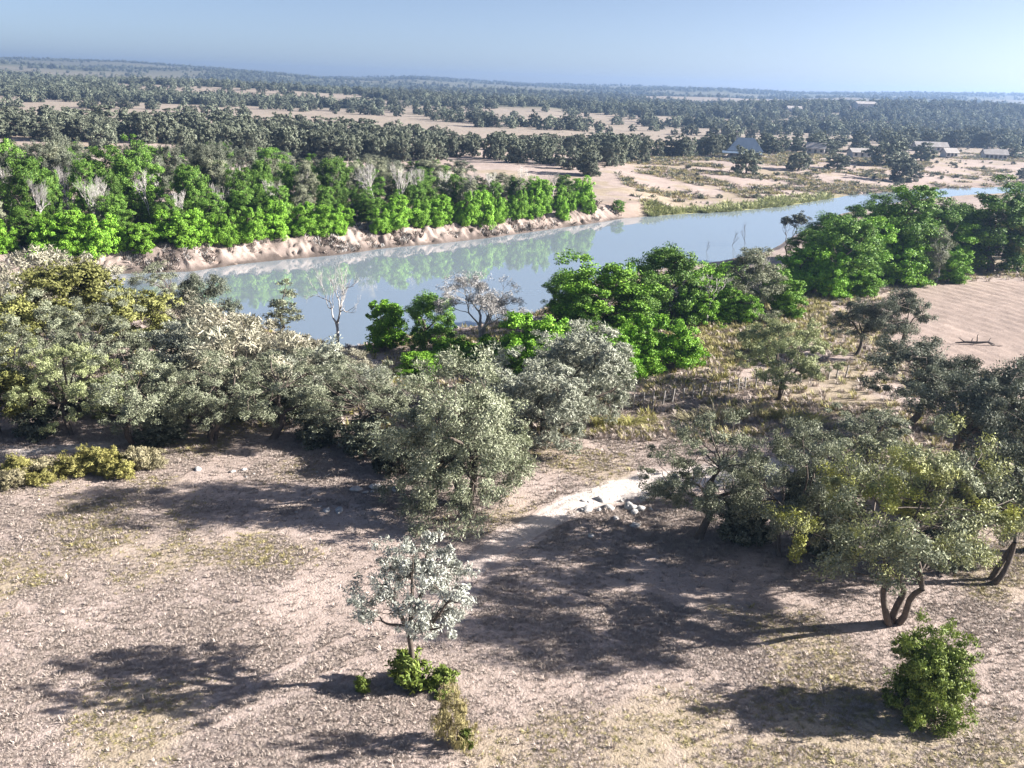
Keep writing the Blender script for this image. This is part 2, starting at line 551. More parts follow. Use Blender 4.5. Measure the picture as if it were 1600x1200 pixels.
# eroded clay bank along the far shore
br, bt = resample([q for q in FAR_SHORE if q[0] < 26], 0.3)
tan = np.gradient(br, axis=0)
tan /= np.linalg.norm(tan, axis=1)[:, None]
nrm = np.stack([-tan[:, 1], tan[:, 0]], 1)
if nrm[len(nrm) // 2, 1] < 0:
    nrm = -nrm
K = 30
us = np.linspace(-0.6, 9.5, K)
q = br[:, None, :] + nrm[:, None, :] * us[None, :, None]
bx_, by_ = q[..., 0].ravel(), q[..., 1].ravel()
S = np.repeat(bt, K)
U = np.tile(us, len(bt))
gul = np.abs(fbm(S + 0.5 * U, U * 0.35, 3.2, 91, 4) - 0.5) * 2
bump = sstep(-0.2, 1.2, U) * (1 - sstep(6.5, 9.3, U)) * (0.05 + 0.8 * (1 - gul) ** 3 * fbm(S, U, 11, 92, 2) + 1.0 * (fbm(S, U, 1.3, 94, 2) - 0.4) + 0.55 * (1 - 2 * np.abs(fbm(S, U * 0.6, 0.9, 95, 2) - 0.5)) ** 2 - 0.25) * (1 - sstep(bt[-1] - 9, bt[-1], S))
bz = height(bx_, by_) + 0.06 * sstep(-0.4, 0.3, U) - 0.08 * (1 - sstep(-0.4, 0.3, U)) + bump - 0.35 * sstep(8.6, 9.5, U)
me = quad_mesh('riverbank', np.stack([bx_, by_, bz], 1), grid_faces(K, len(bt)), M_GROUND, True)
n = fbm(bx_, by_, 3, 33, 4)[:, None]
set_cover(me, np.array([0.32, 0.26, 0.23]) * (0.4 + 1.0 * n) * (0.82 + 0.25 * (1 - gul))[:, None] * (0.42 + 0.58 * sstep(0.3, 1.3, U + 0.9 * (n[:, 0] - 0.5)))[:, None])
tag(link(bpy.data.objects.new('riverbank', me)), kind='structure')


# ------------------------------------------------------------------ plant builders
class Tubes:
    def __init__(self):
        self.v, self.f, self.n = [], [], 0

    def add(self, pts, rad, sides=6):
        pts, rad = np.asarray(pts, float), np.asarray(rad, float)
        t = np.gradient(pts, axis=0)
        t /= np.linalg.norm(t, axis=1)[:, None] + 1e-9
        ref = np.array([0.31, 0.95, 0.05])
        a = np.cross(t, ref)
        a /= np.linalg.norm(a, axis=1)[:, None] + 1e-9
        b = np.cross(t, a)
        ang = np.arange(sides) * 2 * math.pi / sides
        ring = (np.cos(ang)[None, :, None] * a[:, None, :] + np.sin(ang)[None, :, None] * b[:, None, :]) * rad[:, None, None]
        v = (pts[:, None, :] + ring).reshape(-1, 3)
        k = len(pts)
        i = (np.arange(k - 1)[:, None] * sides + np.arange(sides)[None, :]).ravel()
        j = (np.arange(k - 1)[:, None] * sides + (np.arange(sides)[None, :] + 1) % sides).ravel()
        self.v.append(v)
        self.f.append(np.stack([i, j, j + sides, i + sides], 1) + self.n)
        self.n += len(v)

    def mesh(self, name, mat):
        return quad_mesh(name, np.concatenate(self.v), np.concatenate(self.f), mat, True)


def unit(v):
    return v / (np.linalg.norm(v, axis=-1, keepdims=True) + 1e-9)


def curve_to(rng, a, b, n, wob, sag=0.0):
    t = np.linspace(0, 1, n)[:, None]
    p = a * (1 - t) + b * t
    w = rng.normal(0, 1, (3,)) * wob * np.linalg.norm(b - a)
    w2 = rng.normal(0, 1, (3,)) * wob * 0.5 * np.linalg.norm(b - a)
    p = p + np.sin(t * math.pi) * w + np.sin(t * 2 * math.pi) * w2
    p[:, 2] += np.sin(t[:, 0] * math.pi) * sag * np.linalg.norm(b - a)
    return p


def leaves_mesh(name, rng, cen, rad, per, L, Wd, mat, droop=0.2, flat=0.75, shell=2.2, upright=0.0, hub=None, turn=1.0):
    c = np.repeat(cen, per, axis=0)
    r = np.repeat(rad, per)
    n = len(c)
    d = unit(rng.normal(0, 1, (n, 3)))
    p = c + d * (r * rng.random(n) ** (1 / shell))[:, None] * np.array([1, 1, flat])
    p[:, 2] = np.maximum(p[:, 2], 0.02)
    ax = unit(rng.normal(0, 1, (n, 3)) + 0.6 * d + np.array([0, 0, upright - droop]))
    if hub is None:
        nm = rng.normal(0, 1, (n, 3))
    else:
        nm = rng.normal(0, 1, (n, 3)) + turn * 2.8 * unit(p - np.repeat(hub, per, axis=0))
    sd = unit(np.cross(nm, ax))
    nm = np.cross(ax, sd)
    l = (L * rng.uniform(0.6, 1.35, n))[:, None]
    w = (Wd * rng.uniform(0.7, 1.3, n))[:, None]
    v = np.stack([p - ax * l * 0.5, p + sd * w * 0.5 + nm * w * 0.15, p + ax * l * 0.5, p - sd * w * 0.5 + nm * w * 0.15], 1).reshape(-1, 3)
    f = np.arange(n * 4).reshape(-1, 4)
    return quad_mesh(name, v, f, mat)


def lumpy(rng, k=7):
    """a smooth random factor on the sphere: gives every crown its own uneven outline"""
    ax = unit(rng.normal(0, 1, (k, 3)))
    am = rng.uniform(-0.34, 0.34, k)
    return lambda d: 1 + (np.maximum(0, d @ ax.T) ** 3 @ am)


PROTO = {}


def make_tree(name, seed, H, W, z0, nclu, rclu, per, L, Wd, leaf, bark=None, stems=1, tr=0.22, droop=0.2, flat=0.75, inner=0.5,
              fork=0.28, lean=0.0, low=-0.8, upright=0.0, branch=True, skirt=0.0):
    rng = np.random.default_rng(seed)
    ctr = np.array([lean * H, 0, (z0 + H) / 2])
    half = np.array([W / 2 - rclu * 0.8, W / 2 - rclu * 0.8, (H - z0) / 2 - rclu * 0.6])
    lump = lumpy(rng)
    cen = []
    while len(cen) < nclu:
        d = unit(rng.normal(0, 1, 3))
        if d[2] < low and rng.random() > skirt:
            continue
        r = rng.uniform(inner, 1.0) * lump(d[None])[0]
        if skirt > 0.5 and d[2] < 0:
            d = d * np.array([1, 1, 1]) * np.array([math.sqrt(max(1 - d[2] ** 4, 0.05)) / math.sqrt(max(1 - d[2] ** 2, 0.05))] * 2 + [1.0])
        q = ctr + d * half * r
        if q[2] < rclu * 0.5:
            q[2] = rclu * 0.5
        cen.append(q)
    if skirt > 0.5:
        ns = nclu // 3
        a = rng.uniform(0, 2 * math.pi, ns)
        rr_ = (W / 2 - rclu * 0.7) * rng.uniform(0.45, 1.0, ns)
        low_ = np.stack([np.cos(a) * rr_, np.sin(a) * rr_, rng.uniform(rclu * 0.45, max(0.28 * H, rclu), ns)], 1)
        cen = cen[:nclu - ns // 2] + list(low_)
        nclu = len(cen)
    cen = np.array(cen)
    rad = rclu * rng.uniform(0.65, 1.3, nclu)
    # each lump carries smaller sprays, so the outline frays instead of rounding off
    k = 5
    sub = np.repeat(cen, k, axis=0) + unit(rng.normal(0, 1, (nclu * k, 3))) * (np.repeat(rad, k) * rng.uniform(0.3, 0.9, nclu * k))[:, None] * np.array([1, 1, flat])
    sub[:, 2] = np.maximum(sub[:, 2], 0.1)
    srad = np.repeat(rad, k) * rng.uniform(0.30, 0.55, nclu * k)
    crown = leaves_mesh(name + '_crown', rng, sub, srad, max(per // k, 3), L, Wd, leaf, droop, flat, 2.0, upright, hub=np.repeat(cen * 0.8 + ctr * 0.2, k, axis=0))
    tb = Tubes()
    nodes, nrad = [], []
    nl = max(4, nclu // 9) if branch else 0
    for s in range(stems):
        a = rng.uniform(0, 2 * math.pi)
        base = np.array([math.cos(a), math.sin(a), 0]) * (0.0 if stems == 1 else tr * 2.2)
        out = np.array([math.cos(a), math.sin(a), 0]) * (0.05 if stems == 1 else 0.16) * W
        top = np.array([lean * H * 0.5, 0, H * fork]) + out + rng.normal(0, 0.03 * W, 3) * np.array([1, 1, 0.3])
        path = curve_to(rng, base - np.array([0, 0, 0.25]), top, 7, 0.06)
        r0 = tr * (1 if stems == 1 else 0.72)
        rr = np.linspace(r0 * 1.05, r0 * 0.72, 7)
        rr[0] *= 1.35
        tb.add(path, rr, 8)
        for b in range(max(2, nl // stems)):
            tgt = cen[rng.integers(nclu)]
            end = top + (tgt - top) * rng.uniform(0.7, 0.95)
            limb = curve_to(rng, path[-1], end, 7, 0.08, 0.06)
            lr = np.linspace(r0 * 0.62, r0 * 0.16, 7)
            tb.add(limb, lr, 6)
            nodes.append(limb[2:])
            nrad.append(lr[2:])
    if branch:
        nd, nr = np.concatenate(nodes), np.concatenate(nrad)
        for c in cen:
            i = int(np.argmin(np.linalg.norm(nd - c, axis=1) + 0.6 * np.maximum(0, nd[:, 2] - c[2])))
            tb.add(curve_to(rng, nd[i], c, 4, 0.10, 0.05), np.linspace(min(nr[i] * 0.8, tr * 0.25), tr * 0.05, 4), 4)
    trunk = tb.mesh(name + '_trunk', bark or M_BARK)
    co = np.concatenate([sub + srad[:, None], sub - srad[:, None]])
    PROTO[name] = dict(trunk=trunk, crown=crown, H=float(np.percentile(sub[:, 2] + srad * 0.7, 99)),
                       W=float(2 * np.percentile(np.hypot(sub[:, 0] - ctr[0] * 0.5, sub[:, 1]) + srad * 0.6, 97)))


def make_bare(name, seed, H, W, tr, bark, twig_mat, depth=5, twigs=3, leafy=None, lean=0.0):
    rng = np.random.default_rng(seed)
    big, fine = Tubes(), Tubes()
    tips = []

    def grow(a, d, ln, r, k):
        e = a + d * ln
        path = curve_to(rng, a, e, 5, 0.07)
        (big if r > tr * 0.14 else fine).add(path, np.linspace(r, r * 0.62, 5), 6 if r > tr * 0.3 else 3)
        if k == 0:
            tips.append(e)
            return
        for j in range(int(rng.integers(2, twigs + 2))):
            s = unit(rng.normal(0, 1, 3)) * rng.uniform(0.5, 0.95)
            nd = unit(d + s + np.array([0, 0, 0.22]))
            nd[:2] *= W / H * 1.5
            nd = unit(nd)
            grow(path[-1] if j < 2 else path[3], nd, ln * rng.uniform(0.55, 0.85), r * rng.uniform(0.45, 0.66), k - 1)

    grow(np.array([0, 0, -0.2]), unit(np.array([lean, 0.03, 1.0])), H * 0.32, tr, depth)
    trunk = big.mesh(name + '_trunk', bark)
    if leafy:
        tp = np.array(tips)
        crown = leaves_mesh(name + '_crown', rng, tp, np.full(len(tp), 0.28), leafy[0], leafy[1], leafy[2], leafy[3], 0.5)
        extra = fine.mesh(name + '_twigs', twig_mat)
    else:
        crown = fine.mesh(name + '_crown', twig_mat)
        extra = None
    tp = np.array(tips)
    PROTO[name] = dict(trunk=trunk, crown=crown, twigs=extra, H=float(np.percentile(tp[:, 2], 97)), W=float(2 * np.percentile(np.hypot(tp[:, 0], tp[:, 1]), 90)))


# broad grey-green trees near the viewpoint
make_tree('broad_a', 1, 9.5, 9.5, 1.0, 46, 1.10, 640, 0.175, 0.06, M_OLIVE, inner=0.62, stems=2, tr=0.26)
make_tree('broad_b', 2, 9.0, 9.0, 0.9, 44, 1.10, 640, 0.175, 0.06, M_OLIVE, inner=0.62, stems=1, tr=0.30, lean=0.06)
make_tree('broad_c', 3, 8.6, 10, 0.9, 50, 1.05, 620, 0.175, 0.06, M_OLIVE, stems=3, tr=0.27, inner=0.62)
make_tree('broad_yellow', 4, 9.6, 11, 1.2, 62, 1.10, 640, 0.175, 0.06, M_OLIVE_Y, stems=3, tr=0.23, inner=0.5)
make_tree('broad_dark', 5, 8.0, 8.6, 1.1, 42, 1.05, 580, 0.175, 0.065, M_DARK, stems=1, tr=0.26, lean=0.05)
make_tree('broad_dark_b', 6, 7.4, 7.6, 1.0, 40, 1.0, 560, 0.175, 0.065, M_DARK, stems=2, tr=0.24)
make_tree('round_tree', 7, 9.6, 9.0, 0.3, 76, 1.15, 600, 0.19, 0.058, M_OLIVE, stems=2, tr=0.3, low=-1.1, skirt=1, inner=0.45)
make_tree('silver_a', 8, 6.2, 6.4, 0.3, 56, 0.85, 300, 0.25, 0.06, M_SILVER, stems=3, tr=0.14, low=-1.1, skirt=1, upright=0.5)
make_tree('silver_b', 9, 6.0, 5.2, 0.2, 50, 0.8, 300, 0.25, 0.06, M_SILVER, stems=3, tr=0.14, low=-1.1, skirt=1, upright=0.5)
make_tree('straw_a', 10, 4.5, 5.0, 0.1, 44, 0.75, 260, 0.26, 0.05, M_STRAWLEAF, stems=3, tr=0.10, low=-1.1, skirt=1, upright=0.7)
make_tree('yellow_a', 11, 6.5, 6.5, 0.6, 50, 0.85, 280, 0.25, 0.09, M_YELLOW, stems=2, tr=0.18, low=-0.9)
make_tree('light_a', 12, 8.0, 9.5, 1.2, 72, 0.95, 600, 0.17, 0.062, M_LIGHT, stems=2, tr=0.26, inner=0.6)
make_tree('column', 13, 6.5, 3.0, 0.9, 30, 0.5, 130, 0.20, 0.06, M_RIVGREY, tr=0.12, low=-1.0, inner=0.3)
# riverside trees
make_tree('river_a', 21, 11.5, 7.5, 0.8, 46, 1.21, 560, 0.22, 0.115, M_RIVER, tr=0.28, low=-1.1, skirt=1, flat=0.85)
make_tree('river_b', 22, 12.0, 6.6, 1.0, 43, 1.15, 560, 0.22, 0.115, M_RIVER, tr=0.26, low=-1.1, skirt=1, flat=0.9)
make_tree('river_c', 23, 10.0, 8.5, 0.6, 50, 1.26, 560, 0.22, 0.115, M_RIVER, stems=2, tr=0.28, low=-1.1, skirt=1)
make_tree('river_grey', 24, 10.5, 7.0, 1.0, 56, 1.1, 430, 0.23, 0.08, M_RIVGREY, bark=M_PALEBARK, stems=2, tr=0.2, low=-1.1, skirt=0.6)
make_tree('bright_a', 25, 5.4, 5.6, 0.1, 46, 0.92, 470, 0.20, 0.11, M_BRIGHT, stems=3, tr=0.12, low=-1.1, skirt=1)
make_tree('bright_b', 26, 5.0, 4.6, 0.1, 42, 0.88, 470, 0.20, 0.11, M_BRIGHT, stems=3, tr=0.12, low=-1.1, skirt=1)
make_tree('bright_tall', 27, 9.0, 6.2, 0.3, 52, 1.05, 540, 0.21, 0.115, M_BRIGHT, stems=2, tr=0.2, low=-1.1, skirt=1)
# belts of trees farther off
for i, (hh, ww) in enumerate(((7.5, 8.5), (8.5, 8.0), (7.0, 9.5), (9.0, 7.5))):
    make_tree('belt_%d' % i, 31 + i, hh, ww, 0.7, 46, 1.1, 170, 0.46, 0.24, M_BELT, tr=0.26, low=-1.0, branch=False, fork=0.5, skirt=0.8)
for i, (hh, ww) in enumerate(((7.0, 8.0), (8.0, 7.5), (6.5, 9.0))):
    make_tree('far_%d' % i, 41 + i, hh, ww, 0.5, 24, 1.25, 50, 0.85, 0.5, M_FAR, tr=0.3, low=-1.1, skirt=1, branch=False, fork=0.5)
# bare and half bare trees
make_bare('bare_pale', 51, 7.0, 4.0, 0.19, M_PALEBARK, M_PALEBARK, 5, 3)
make_bare('bare_grey', 52, 7.0, 6.5, 0.2, M_GREYWOOD, M_GREYWOOD, 6, 3, leafy=(12, 0.26, 0.03, M_GREYWOOD))
make_bare('bare_bank', 53, 9.0, 4.5, 0.16, M_PALEBARK, M_PALEBARK, 5, 3)
make_bare('half_bare', 54, 6.5, 3.4, 0.12, M_BARK, M_BARK, 5, 3, leafy=(14, 0.26, 0.10, M_DARK))
make_bare('twig', 55, 4.0, 2.2, 0.06, M_DARKWOOD, M_DARKWOOD, 3, 2, lean=0.2)
make_tree('dark_bush', 66, 2.6, 3.4, 0.05, 44, 0.55, 160, 0.22, 0.08, M_DARK, stems=3, tr=0.07, low=-1.1, skirt=1, upright=0.3)
make_tree('scrub_yellow', 67, 1.3, 1.9, 0.0, 30, 0.34, 190, 0.15, 0.035, M_TUSSOCK, stems=3, tr=0.03, low=-1.1, skirt=1, upright=0.8)
make_tree('scrub_dull', 68, 1.2, 1.9, 0.0, 30, 0.34, 190, 0.15, 0.035, M_TUSSOCK_B, stems=3, tr=0.03, low=-1.1, skirt=1, upright=0.8)
# the three small plants in the open foreground
make_tree('sapling', 61, 5.2, 5.4, 0.95, 66, 0.46, 210, 0.14, 0.042, M_PALE, stems=1, tr=0.12, inner=0.35, fork=0.36, low=-0.75, skirt=0.2)
make_tree('shrub', 62, 3.1, 3.4, 0.0, 110, 0.42, 300, 0.12, 0.042, M_SHRUB, stems=3, tr=0.05, low=-1.1, skirt=0.6, inner=0.3, flat=0.9, fork=0.15, upright=0.6)
make_tree('wispy_shrub', 63, 2.2, 2.3, 0.0, 34, 0.36, 90, 0.22, 0.03, M_OLIVEGRASS, stems=3, tr=0.04, low=-1.1, skirt=1, upright=1.2)
make_tree('low_green', 64, 1.2, 1.5, 0.0, 18, 0.3, 110, 0.2, 0.06, M_SHRUB, stems=3, tr=0.03, low=-1.1, skirt=1, upright=0.9)

RNG = np.random.default_rng(2024)
FULL_H, FULL_W = 1.05, 1.16


def plant(name, proto, x, y, H, W, label, cat='tree', group=None, rz=None, hf=1.0):
    p = PROTO[proto]
    sz, sw = H * hf * FULL_H / p['H'], W * FULL_W / p['W']
    sw = min(max(sw, sz * 0.55), sz * 1.9)
    root = empty(name, (x, y, hz(x, y) - 0.04), RNG.uniform(0, 2 * math.pi) if rz is None else rz, (sw, sw, sz))
    tag(root, label, cat, group)
    link(bpy.data.objects.new('trunk' if p['trunk'] else 'trunk', p['trunk']), root)
    link(bpy.data.objects.new('crown', p['crown']), root)
    if p.get('twigs'):
        link(bpy.data.objects.new('twigs', p['twigs']), root)
    return root


# ------------------------------------------------------------------ trees one can single out
SINGLES = [
    # broad trees to the right of the track
    ('broad_tree', 'broad_yellow', (18.86, 38.07, 9.38, 9.31), 'broad three stemmed tree with yellow green sprays behind the round green shrub'),
    ('broad_tree', 'broad_c', (15.14, 42.85, 7.85, 7.14), 'wide grey green tree standing in the deep shade between the two spreading trees'),
    ('broad_tree', 'broad_b', (10.89, 45.24, 6.96, 6.57), 'grey green tree with leaning stem right beside the pale track'),
    ('broad_tree', 'broad_a', (21.68, 51.05, 5.82, 7.68), 'grey green tree rising behind the yellow sprayed tree'),
    ('broad_tree', 'broad_dark_b', (25.15, 41.62, 7.36, 6.45), 'grey green tree on the right of the yellow sprayed tree'),
    ('broad_tree', 'broad_dark', (29.69, 44.97, 8.50, 7.25), 'dark tree cut by the right edge, nearest of those there'),
    ('broad_tree', 'broad_dark', (31.11, 56.47, 6.74, 7.51), 'dark leafed tree behind the spreading group at the right'),
    ('broad_tree', 'broad_dark_b', (34.90, 56.14, 7.82, 8.35), 'dark tree at the right edge below the ploughed field'),
    ('broad_tree', 'broad_dark', (31.11, 65.29, 6.62, 8.03), 'dark tree with leaning trunk at the lower corner of the ploughed field'),
    ('broad_tree', 'broad_dark_b', (33.99, 63.72, 5.65, 6.38), 'dark rounded tree beside the leaning trunk tree'),
    ('broad_tree', 'light_a', (22.53, 71.14, 6.70, 8.68), 'light green spreading tree alone on the pale grass by the fence'),
    ('broad_tree', 'broad_dark', (33.97, 84.65, 5.58, 5.59), 'small dark tree with thin straight trunk at the field corner'),
    ('broad_tree', 'broad_dark_b', (36.79, 82.94, 6.87, 5.92), 'small dark tree touching the ploughed field'),
    # the round tree in the middle and its neighbours
    ('round_tree', 'round_tree', (-2.99, 48.07, 9.10, 8.27), 'large round tree with leaves down to the ground left of the track'),
    ('silver_tree', 'silver_a', (2.68, 59.31, 5.70, 6.46), 'silver leafed tree just behind the large round tree'),
    ('silver_tree', 'silver_b', (-0.41, 64.28, 4.91, 6.44), 'silver leafed tree hiding behind the top of the large round tree'),
    ('silver_tree', 'silver_a', (6.19, 66.38, 6.74, 7.65), 'tall silver leafed tree next to the bright riverside trees'),
    ('silver_tree', 'silver_b', (3.83, 71.75, 4.81, 6.01), 'silver leafed tree between the round tree and the bright riverside trees'),
    # the mass of trees on the left, front row from the round tree leftwards
    ('broad_tree', 'broad_a', (-11.35, 57.86, 6.13, 7.45), 'grey green tree with open branches next to the large round tree'),
    ('broad_tree', 'broad_b', (-16.76, 57.80, 5.85, 7.44), 'spreading grey green tree with forked trunk, second left of the round tree'),
    ('broad_tree', 'broad_c', (-20.98, 56.95, 6.23, 7.34), 'grey green tree with several thin stems, third left of the round tree'),
    ('broad_tree', 'broad_a', (-25.72, 56.55, 6.68, 7.52), 'grey green tree above the yellow grass clumps'),
    ('broad_tree', 'light_a', (-30.07, 56.88, 6.56, 7.11), 'light green tree overhanging the pale strip at the left'),
    ('yellow_tree', 'yellow_a', (-34.92, 56.42, 4.63, 4.85), 'yellow green tree cut by the left edge'),
    ('broad_tree', 'broad_b', (-35.37, 60.17, 6.28, 7.00), 'grey tree behind the yellow green one at the left edge'),
    ('silver_tree', 'silver_a', (-25.44, 66.42, 5.78, 7.65), 'pale silvery tree in the middle of the left wood'),
    ('straw_tree', 'straw_a', (-20.38, 64.80, 6.68, 8.48), 'straw coloured bushy tree in the left wood below the river'),
    ('silver_tree', 'silver_b', (-15.99, 65.23, 4.70, 7.02), 'silvery bushy tree in the left wood near the bank'),
    ('silver_tree', 'silver_a', (-11.93, 66.43, 2.83, 5.61), 'silvery bush at the right end of the left wood'),
    ('broad_tree', 'broad_a', (-33.30, 69.22, 6.75, 7.93), 'grey green tree in the second row of the left wood'),
    ('broad_tree', 'broad_c', (-38.30, 68.65, 6.96, 7.87), 'broad grey tree in the second row near the left edge'),
    ('yellow_tree', 'yellow_a', (-33.48, 75.38, 5.72, 6.28), 'yellow green tree amid the left wood'),
    ('yellow_tree', 'yellow_a', (-40.30, 78.31, 7.46, 8.87), 'olive yellow tree rising over the left wood'),
    ('straw_tree', 'straw_a', (-55.45, 95.84, 7.57, 10.76), 'pale straw coloured tree at the back of the left wood by the edge'),
    ('straw_tree', 'straw_a', (-56.47, 110.97, 6.81, 10.74), 'pale straw coloured tree at the back of the left wood below the clay bank'),
    ('broad_tree', 'broad_dark_b', (-29.84, 82.98, 7.17, 5.63), 'dark sparse tree at the left end of the open water'),
    ('broad_tree', 'broad_b', (-36.27, 88.28, 6.70, 7.29), 'grey green tree at the back of the left wood near the water'),
    ('straw_tree', 'straw_a', (-23.64, 77.77, 4.73, 6.49), 'straw coloured bush on the near bank left of the bare pale tree'),
    ('straw_tree', 'straw_a', (-25.28, 73.77, 5.75, 6.73), 'pale bush on the near bank under the dark sparse tree'),
    ('straw_tree', 'straw_a', (-19.49, 74.18, 3.80, 6.21), 'straw coloured bush on the near bank under the half bare tree'),
    ('straw_tree', 'straw_a', (-15.08, 73.30, 2.61, 5.02), 'low straw coloured bush at the foot of the bare pale tree'),
    ('straw_tree', 'straw_a', (-32.10, 83.20, 5.43, 6.90), 'straw coloured tree in the left wood beside the dark sparse one'),
    ('yellow_tree', 'yellow_a', (-40.77, 68.37, 6.42, 6.27), 'olive yellow tree in the second row at the left edge'),
    # along the near bank
    ('half_bare_tree', 'column', (-23.66, 88.82, 6.79, 4.01), 'thin half bare tree with greyish leaves in front of the water'),
    ('bare_tree', 'bare_pale', (-18.50, 89.39, 8.50, 5.72), 'bare pale branched tree standing against the water'),
    ('riverside_tree', 'bright_b', (-13.16, 88.83, 4.86, 4.14), 'small bright green tree on the near bank beside the bare pale tree'),
    ('riverside_tree', 'river_c', (-8.49, 86.92, 5.75, 5.23), 'dark green rounded tree on the near bank next to the grey bare one'),
    ('bare_tree', 'bare_grey', (-3.33, 82.63, 7.03, 7.16), 'dense grey leafless tree on the near bank'),
    ('riverside_shrub', 'bright_a', (-3.26, 77.17, 2.73, 4.97), 'low bright green shrub under the grey leafless tree'),
    ('riverside_shrub', 'bright_b', (-8.14, 73.67, 2.22, 3.36), 'small green shrub behind the large round tree'),
    ('riverside_tree', 'bright_a', (1.41, 77.67, 5.07, 6.46), 'bright green bushy tree right of the grey leafless tree'),
    ('riverside_tree', 'river_c', (6.23, 103.16, 5.59, 6.13), 'dark green tree at the water edge left of the tall bright one'),
    ('riverside_tree', 'bright_tall', (8.39, 84.08, 8.47, 8.20), 'tall bright green tree, highest on the near bank by the open water'),
    ('riverside_tree', 'river_a', (11.84, 86.70, 6.90, 5.84), 'dark green tree leaning on the tall bright one'),
    ('riverside_tree', 'river_c', (16.56, 96.31, 8.26, 8.01), 'round topped green tree on the near bank right of the tall bright one'),
    ('riverside_tree', 'bright_a', (14.81, 78.90, 4.66, 5.36), 'round bright green tree below the round topped one, beside a shadow'),
    ('riverside_tree', 'bright_a', (11.60, 77.04, 4.80, 4.08), 'bright green bush between the silver tree and the round bright tree'),
    ('riverside_tree', 'bright_tall', (21.28, 96.88, 6.17, 5.75), 'bright green tree on the near bank right of the round topped one'),
    ('bare_tree', 'bare_bank', (20.96, 94.53, 5.41, 3.86), 'pale leafless tree in front of bright bushes on the near bank'),
    ('riverside_tree', 'bright_b', (25.98, 106.93, 4.61, 4.72), 'green bush at the water edge behind the pale leafless tree'),
    ('riverside_tree', 'river_grey', (26.40, 98.78, 7.49, 6.95), 'tall pale grey tree on the near bank above the yellow grass'),
    ('bare_tree', 'bare_bank', (28.53, 99.99, 6.48, 5.18), 'leafless grey stemmed tree next to the tall pale grey tree'),
    ('riverside_shrub', 'bright_b', (31.05, 99.95, 4.20, 4.07), 'bright yellow green shrub at the top of the yellow grass'),
    ('riverside_tree', 'bright_a', (37.50, 115.74, 5.86, 7.20), 'bright sunlit bush at the bend of the near bank'),
    ('riverside_tree', 'half_bare', (46.61, 153.14, 6.60, 4.65), 'small open branched tree standing out over the water'),
    ('riverside_tree', 'river_c', (43.02, 116.53, 9.07, 9.38), 'dark green tree, first of the tall group right of the bend'),
    ('riverside_shrub', 'bright_b', (44.89, 113.00, 3.19, 3.81), 'round bright shrub at the upper corner of the ploughed field'),
    ('riverside_tree', 'bright_tall', (48.20, 122.58, 8.45, 8.05), 'bright green tree amid the tall group right of the bend'),
    ('riverside_tree', 'river_a', (53.95, 125.16, 12.46, 10.03), 'tallest tree of the group above the ploughed field'),
    ('riverside_tree', 'bright_a', (53.30, 123.05, 6.98, 8.98), 'sunlit bushy tree at the foot of the tallest one above the field'),
    ('riverside_tree', 'river_grey', (58.40, 123.46, 7.36, 4.95), 'pale leafed slim tree above the ploughed field'),
    ('riverside_tree', 'river_b', (61.08, 130.69, 10.77, 7.60), 'dark green tree right of the tallest one above the field'),
    ('riverside_shrub', 'bright_b', (61.31, 123.93, 4.18, 4.52), 'bright shrub at the shaded edge of the ploughed field'),
    ('riverside_tree', 'river_c', (68.89, 137.22, 8.37, 7.95), 'green tree with broad crown above the ploughed field'),
    ('riverside_tree', 'river_b', (71.08, 132.64, 13.03, 9.63), 'tall dark tree near the right edge above the field'),
    ('riverside_tree', 'river_a', (78.87, 136.36, 11.67, 7.91), 'dark green tree cut by the right edge above the field'),
    ('yellow_tree', 'yellow_a', (76.05, 133.47, 7.70, 6.78), 'yellowing bush at the right edge above the field'),
    ('riverside_tree', 'river_c', (44.48, 132.12, 5.75, 7.68), 'dark tree at the water edge of the bend'),
    ('riverside_tree', 'river_b', (58.61, 149.68, 8.85, 8.65), 'dark green tree at the water behind the tall group'),
    ('riverside_shrub', 'bright_a', (-5.99, 78.43, 2.46, 3.56), 'bright green shrub left of the low one under the grey leafless tree'),
    ('riverside_shrub', 'river_c', (-0.60, 74.92, 2.66, 3.98), 'dark green shrub in the shade behind the large round tree'),
    ('riverside_shrub', 'bright_b', (4.15, 80.46, 3.44, 3.64), 'bright green shrub below the dark tree at the water edge'),
    ('riverside_shrub', 'bright_a', (9.07, 74.95, 4.12, 4.55), 'bright green bush in front of the tall bright tree'),
    ('riverside_shrub', 'bright_b', (19.61, 95.53, 3.97, 4.26), 'bright green bush between the round topped tree and the pale leafless one'),
    ('riverside_shrub', 'bright_b', (23.42, 96.85, 3.66, 3.95), 'bright bush between the pale leafless tree and the tall pale grey one'),
    ('riverside_tree', 'river_c', (52.73, 148.04, 6.90, 8.57), 'green tree leaning over the water right of the bend'),
    ('riverside_tree', 'river_a', (64.05, 144.75, 8.47, 7.32), 'dark tree at the water behind the tallest one'),
    ('riverside_tree', 'river_c', (73.56, 149.49, 7.78, 8.63), 'dark tree by the water behind the broad crowned one'),
    ('riverside_tree', 'bright_tall', (64.26, 131.41, 7.59, 6.68), 'brighter green tree between the two dark ones above the field'),
    ('riverside_tree', 'river_b', (81.89, 148.85, 11.08, 7.52), 'dark tree behind the tall one near the right edge'),
    ('riverside_shrub', 'bright_a', (40.81, 112.44, 5.15, 4.95), 'sunlit bush right of the bright one at the bend'),
    ('riverside_shrub', 'bright_a', (24.05, 103.30, 3.86, 4.57), 'bright bush at the water edge left of the tall pale grey tree'),
    ('riverside_shrub', 'bright_a', (31.77, 107.94, 4.65, 4.76), 'bright bush behind the leafless grey stemmed tree'),
    ('riverside_shrub', 'bright_b', (25.81, 96.35, 2.99, 3.57), 'low bright bush at the foot of the tall pale grey tree'),
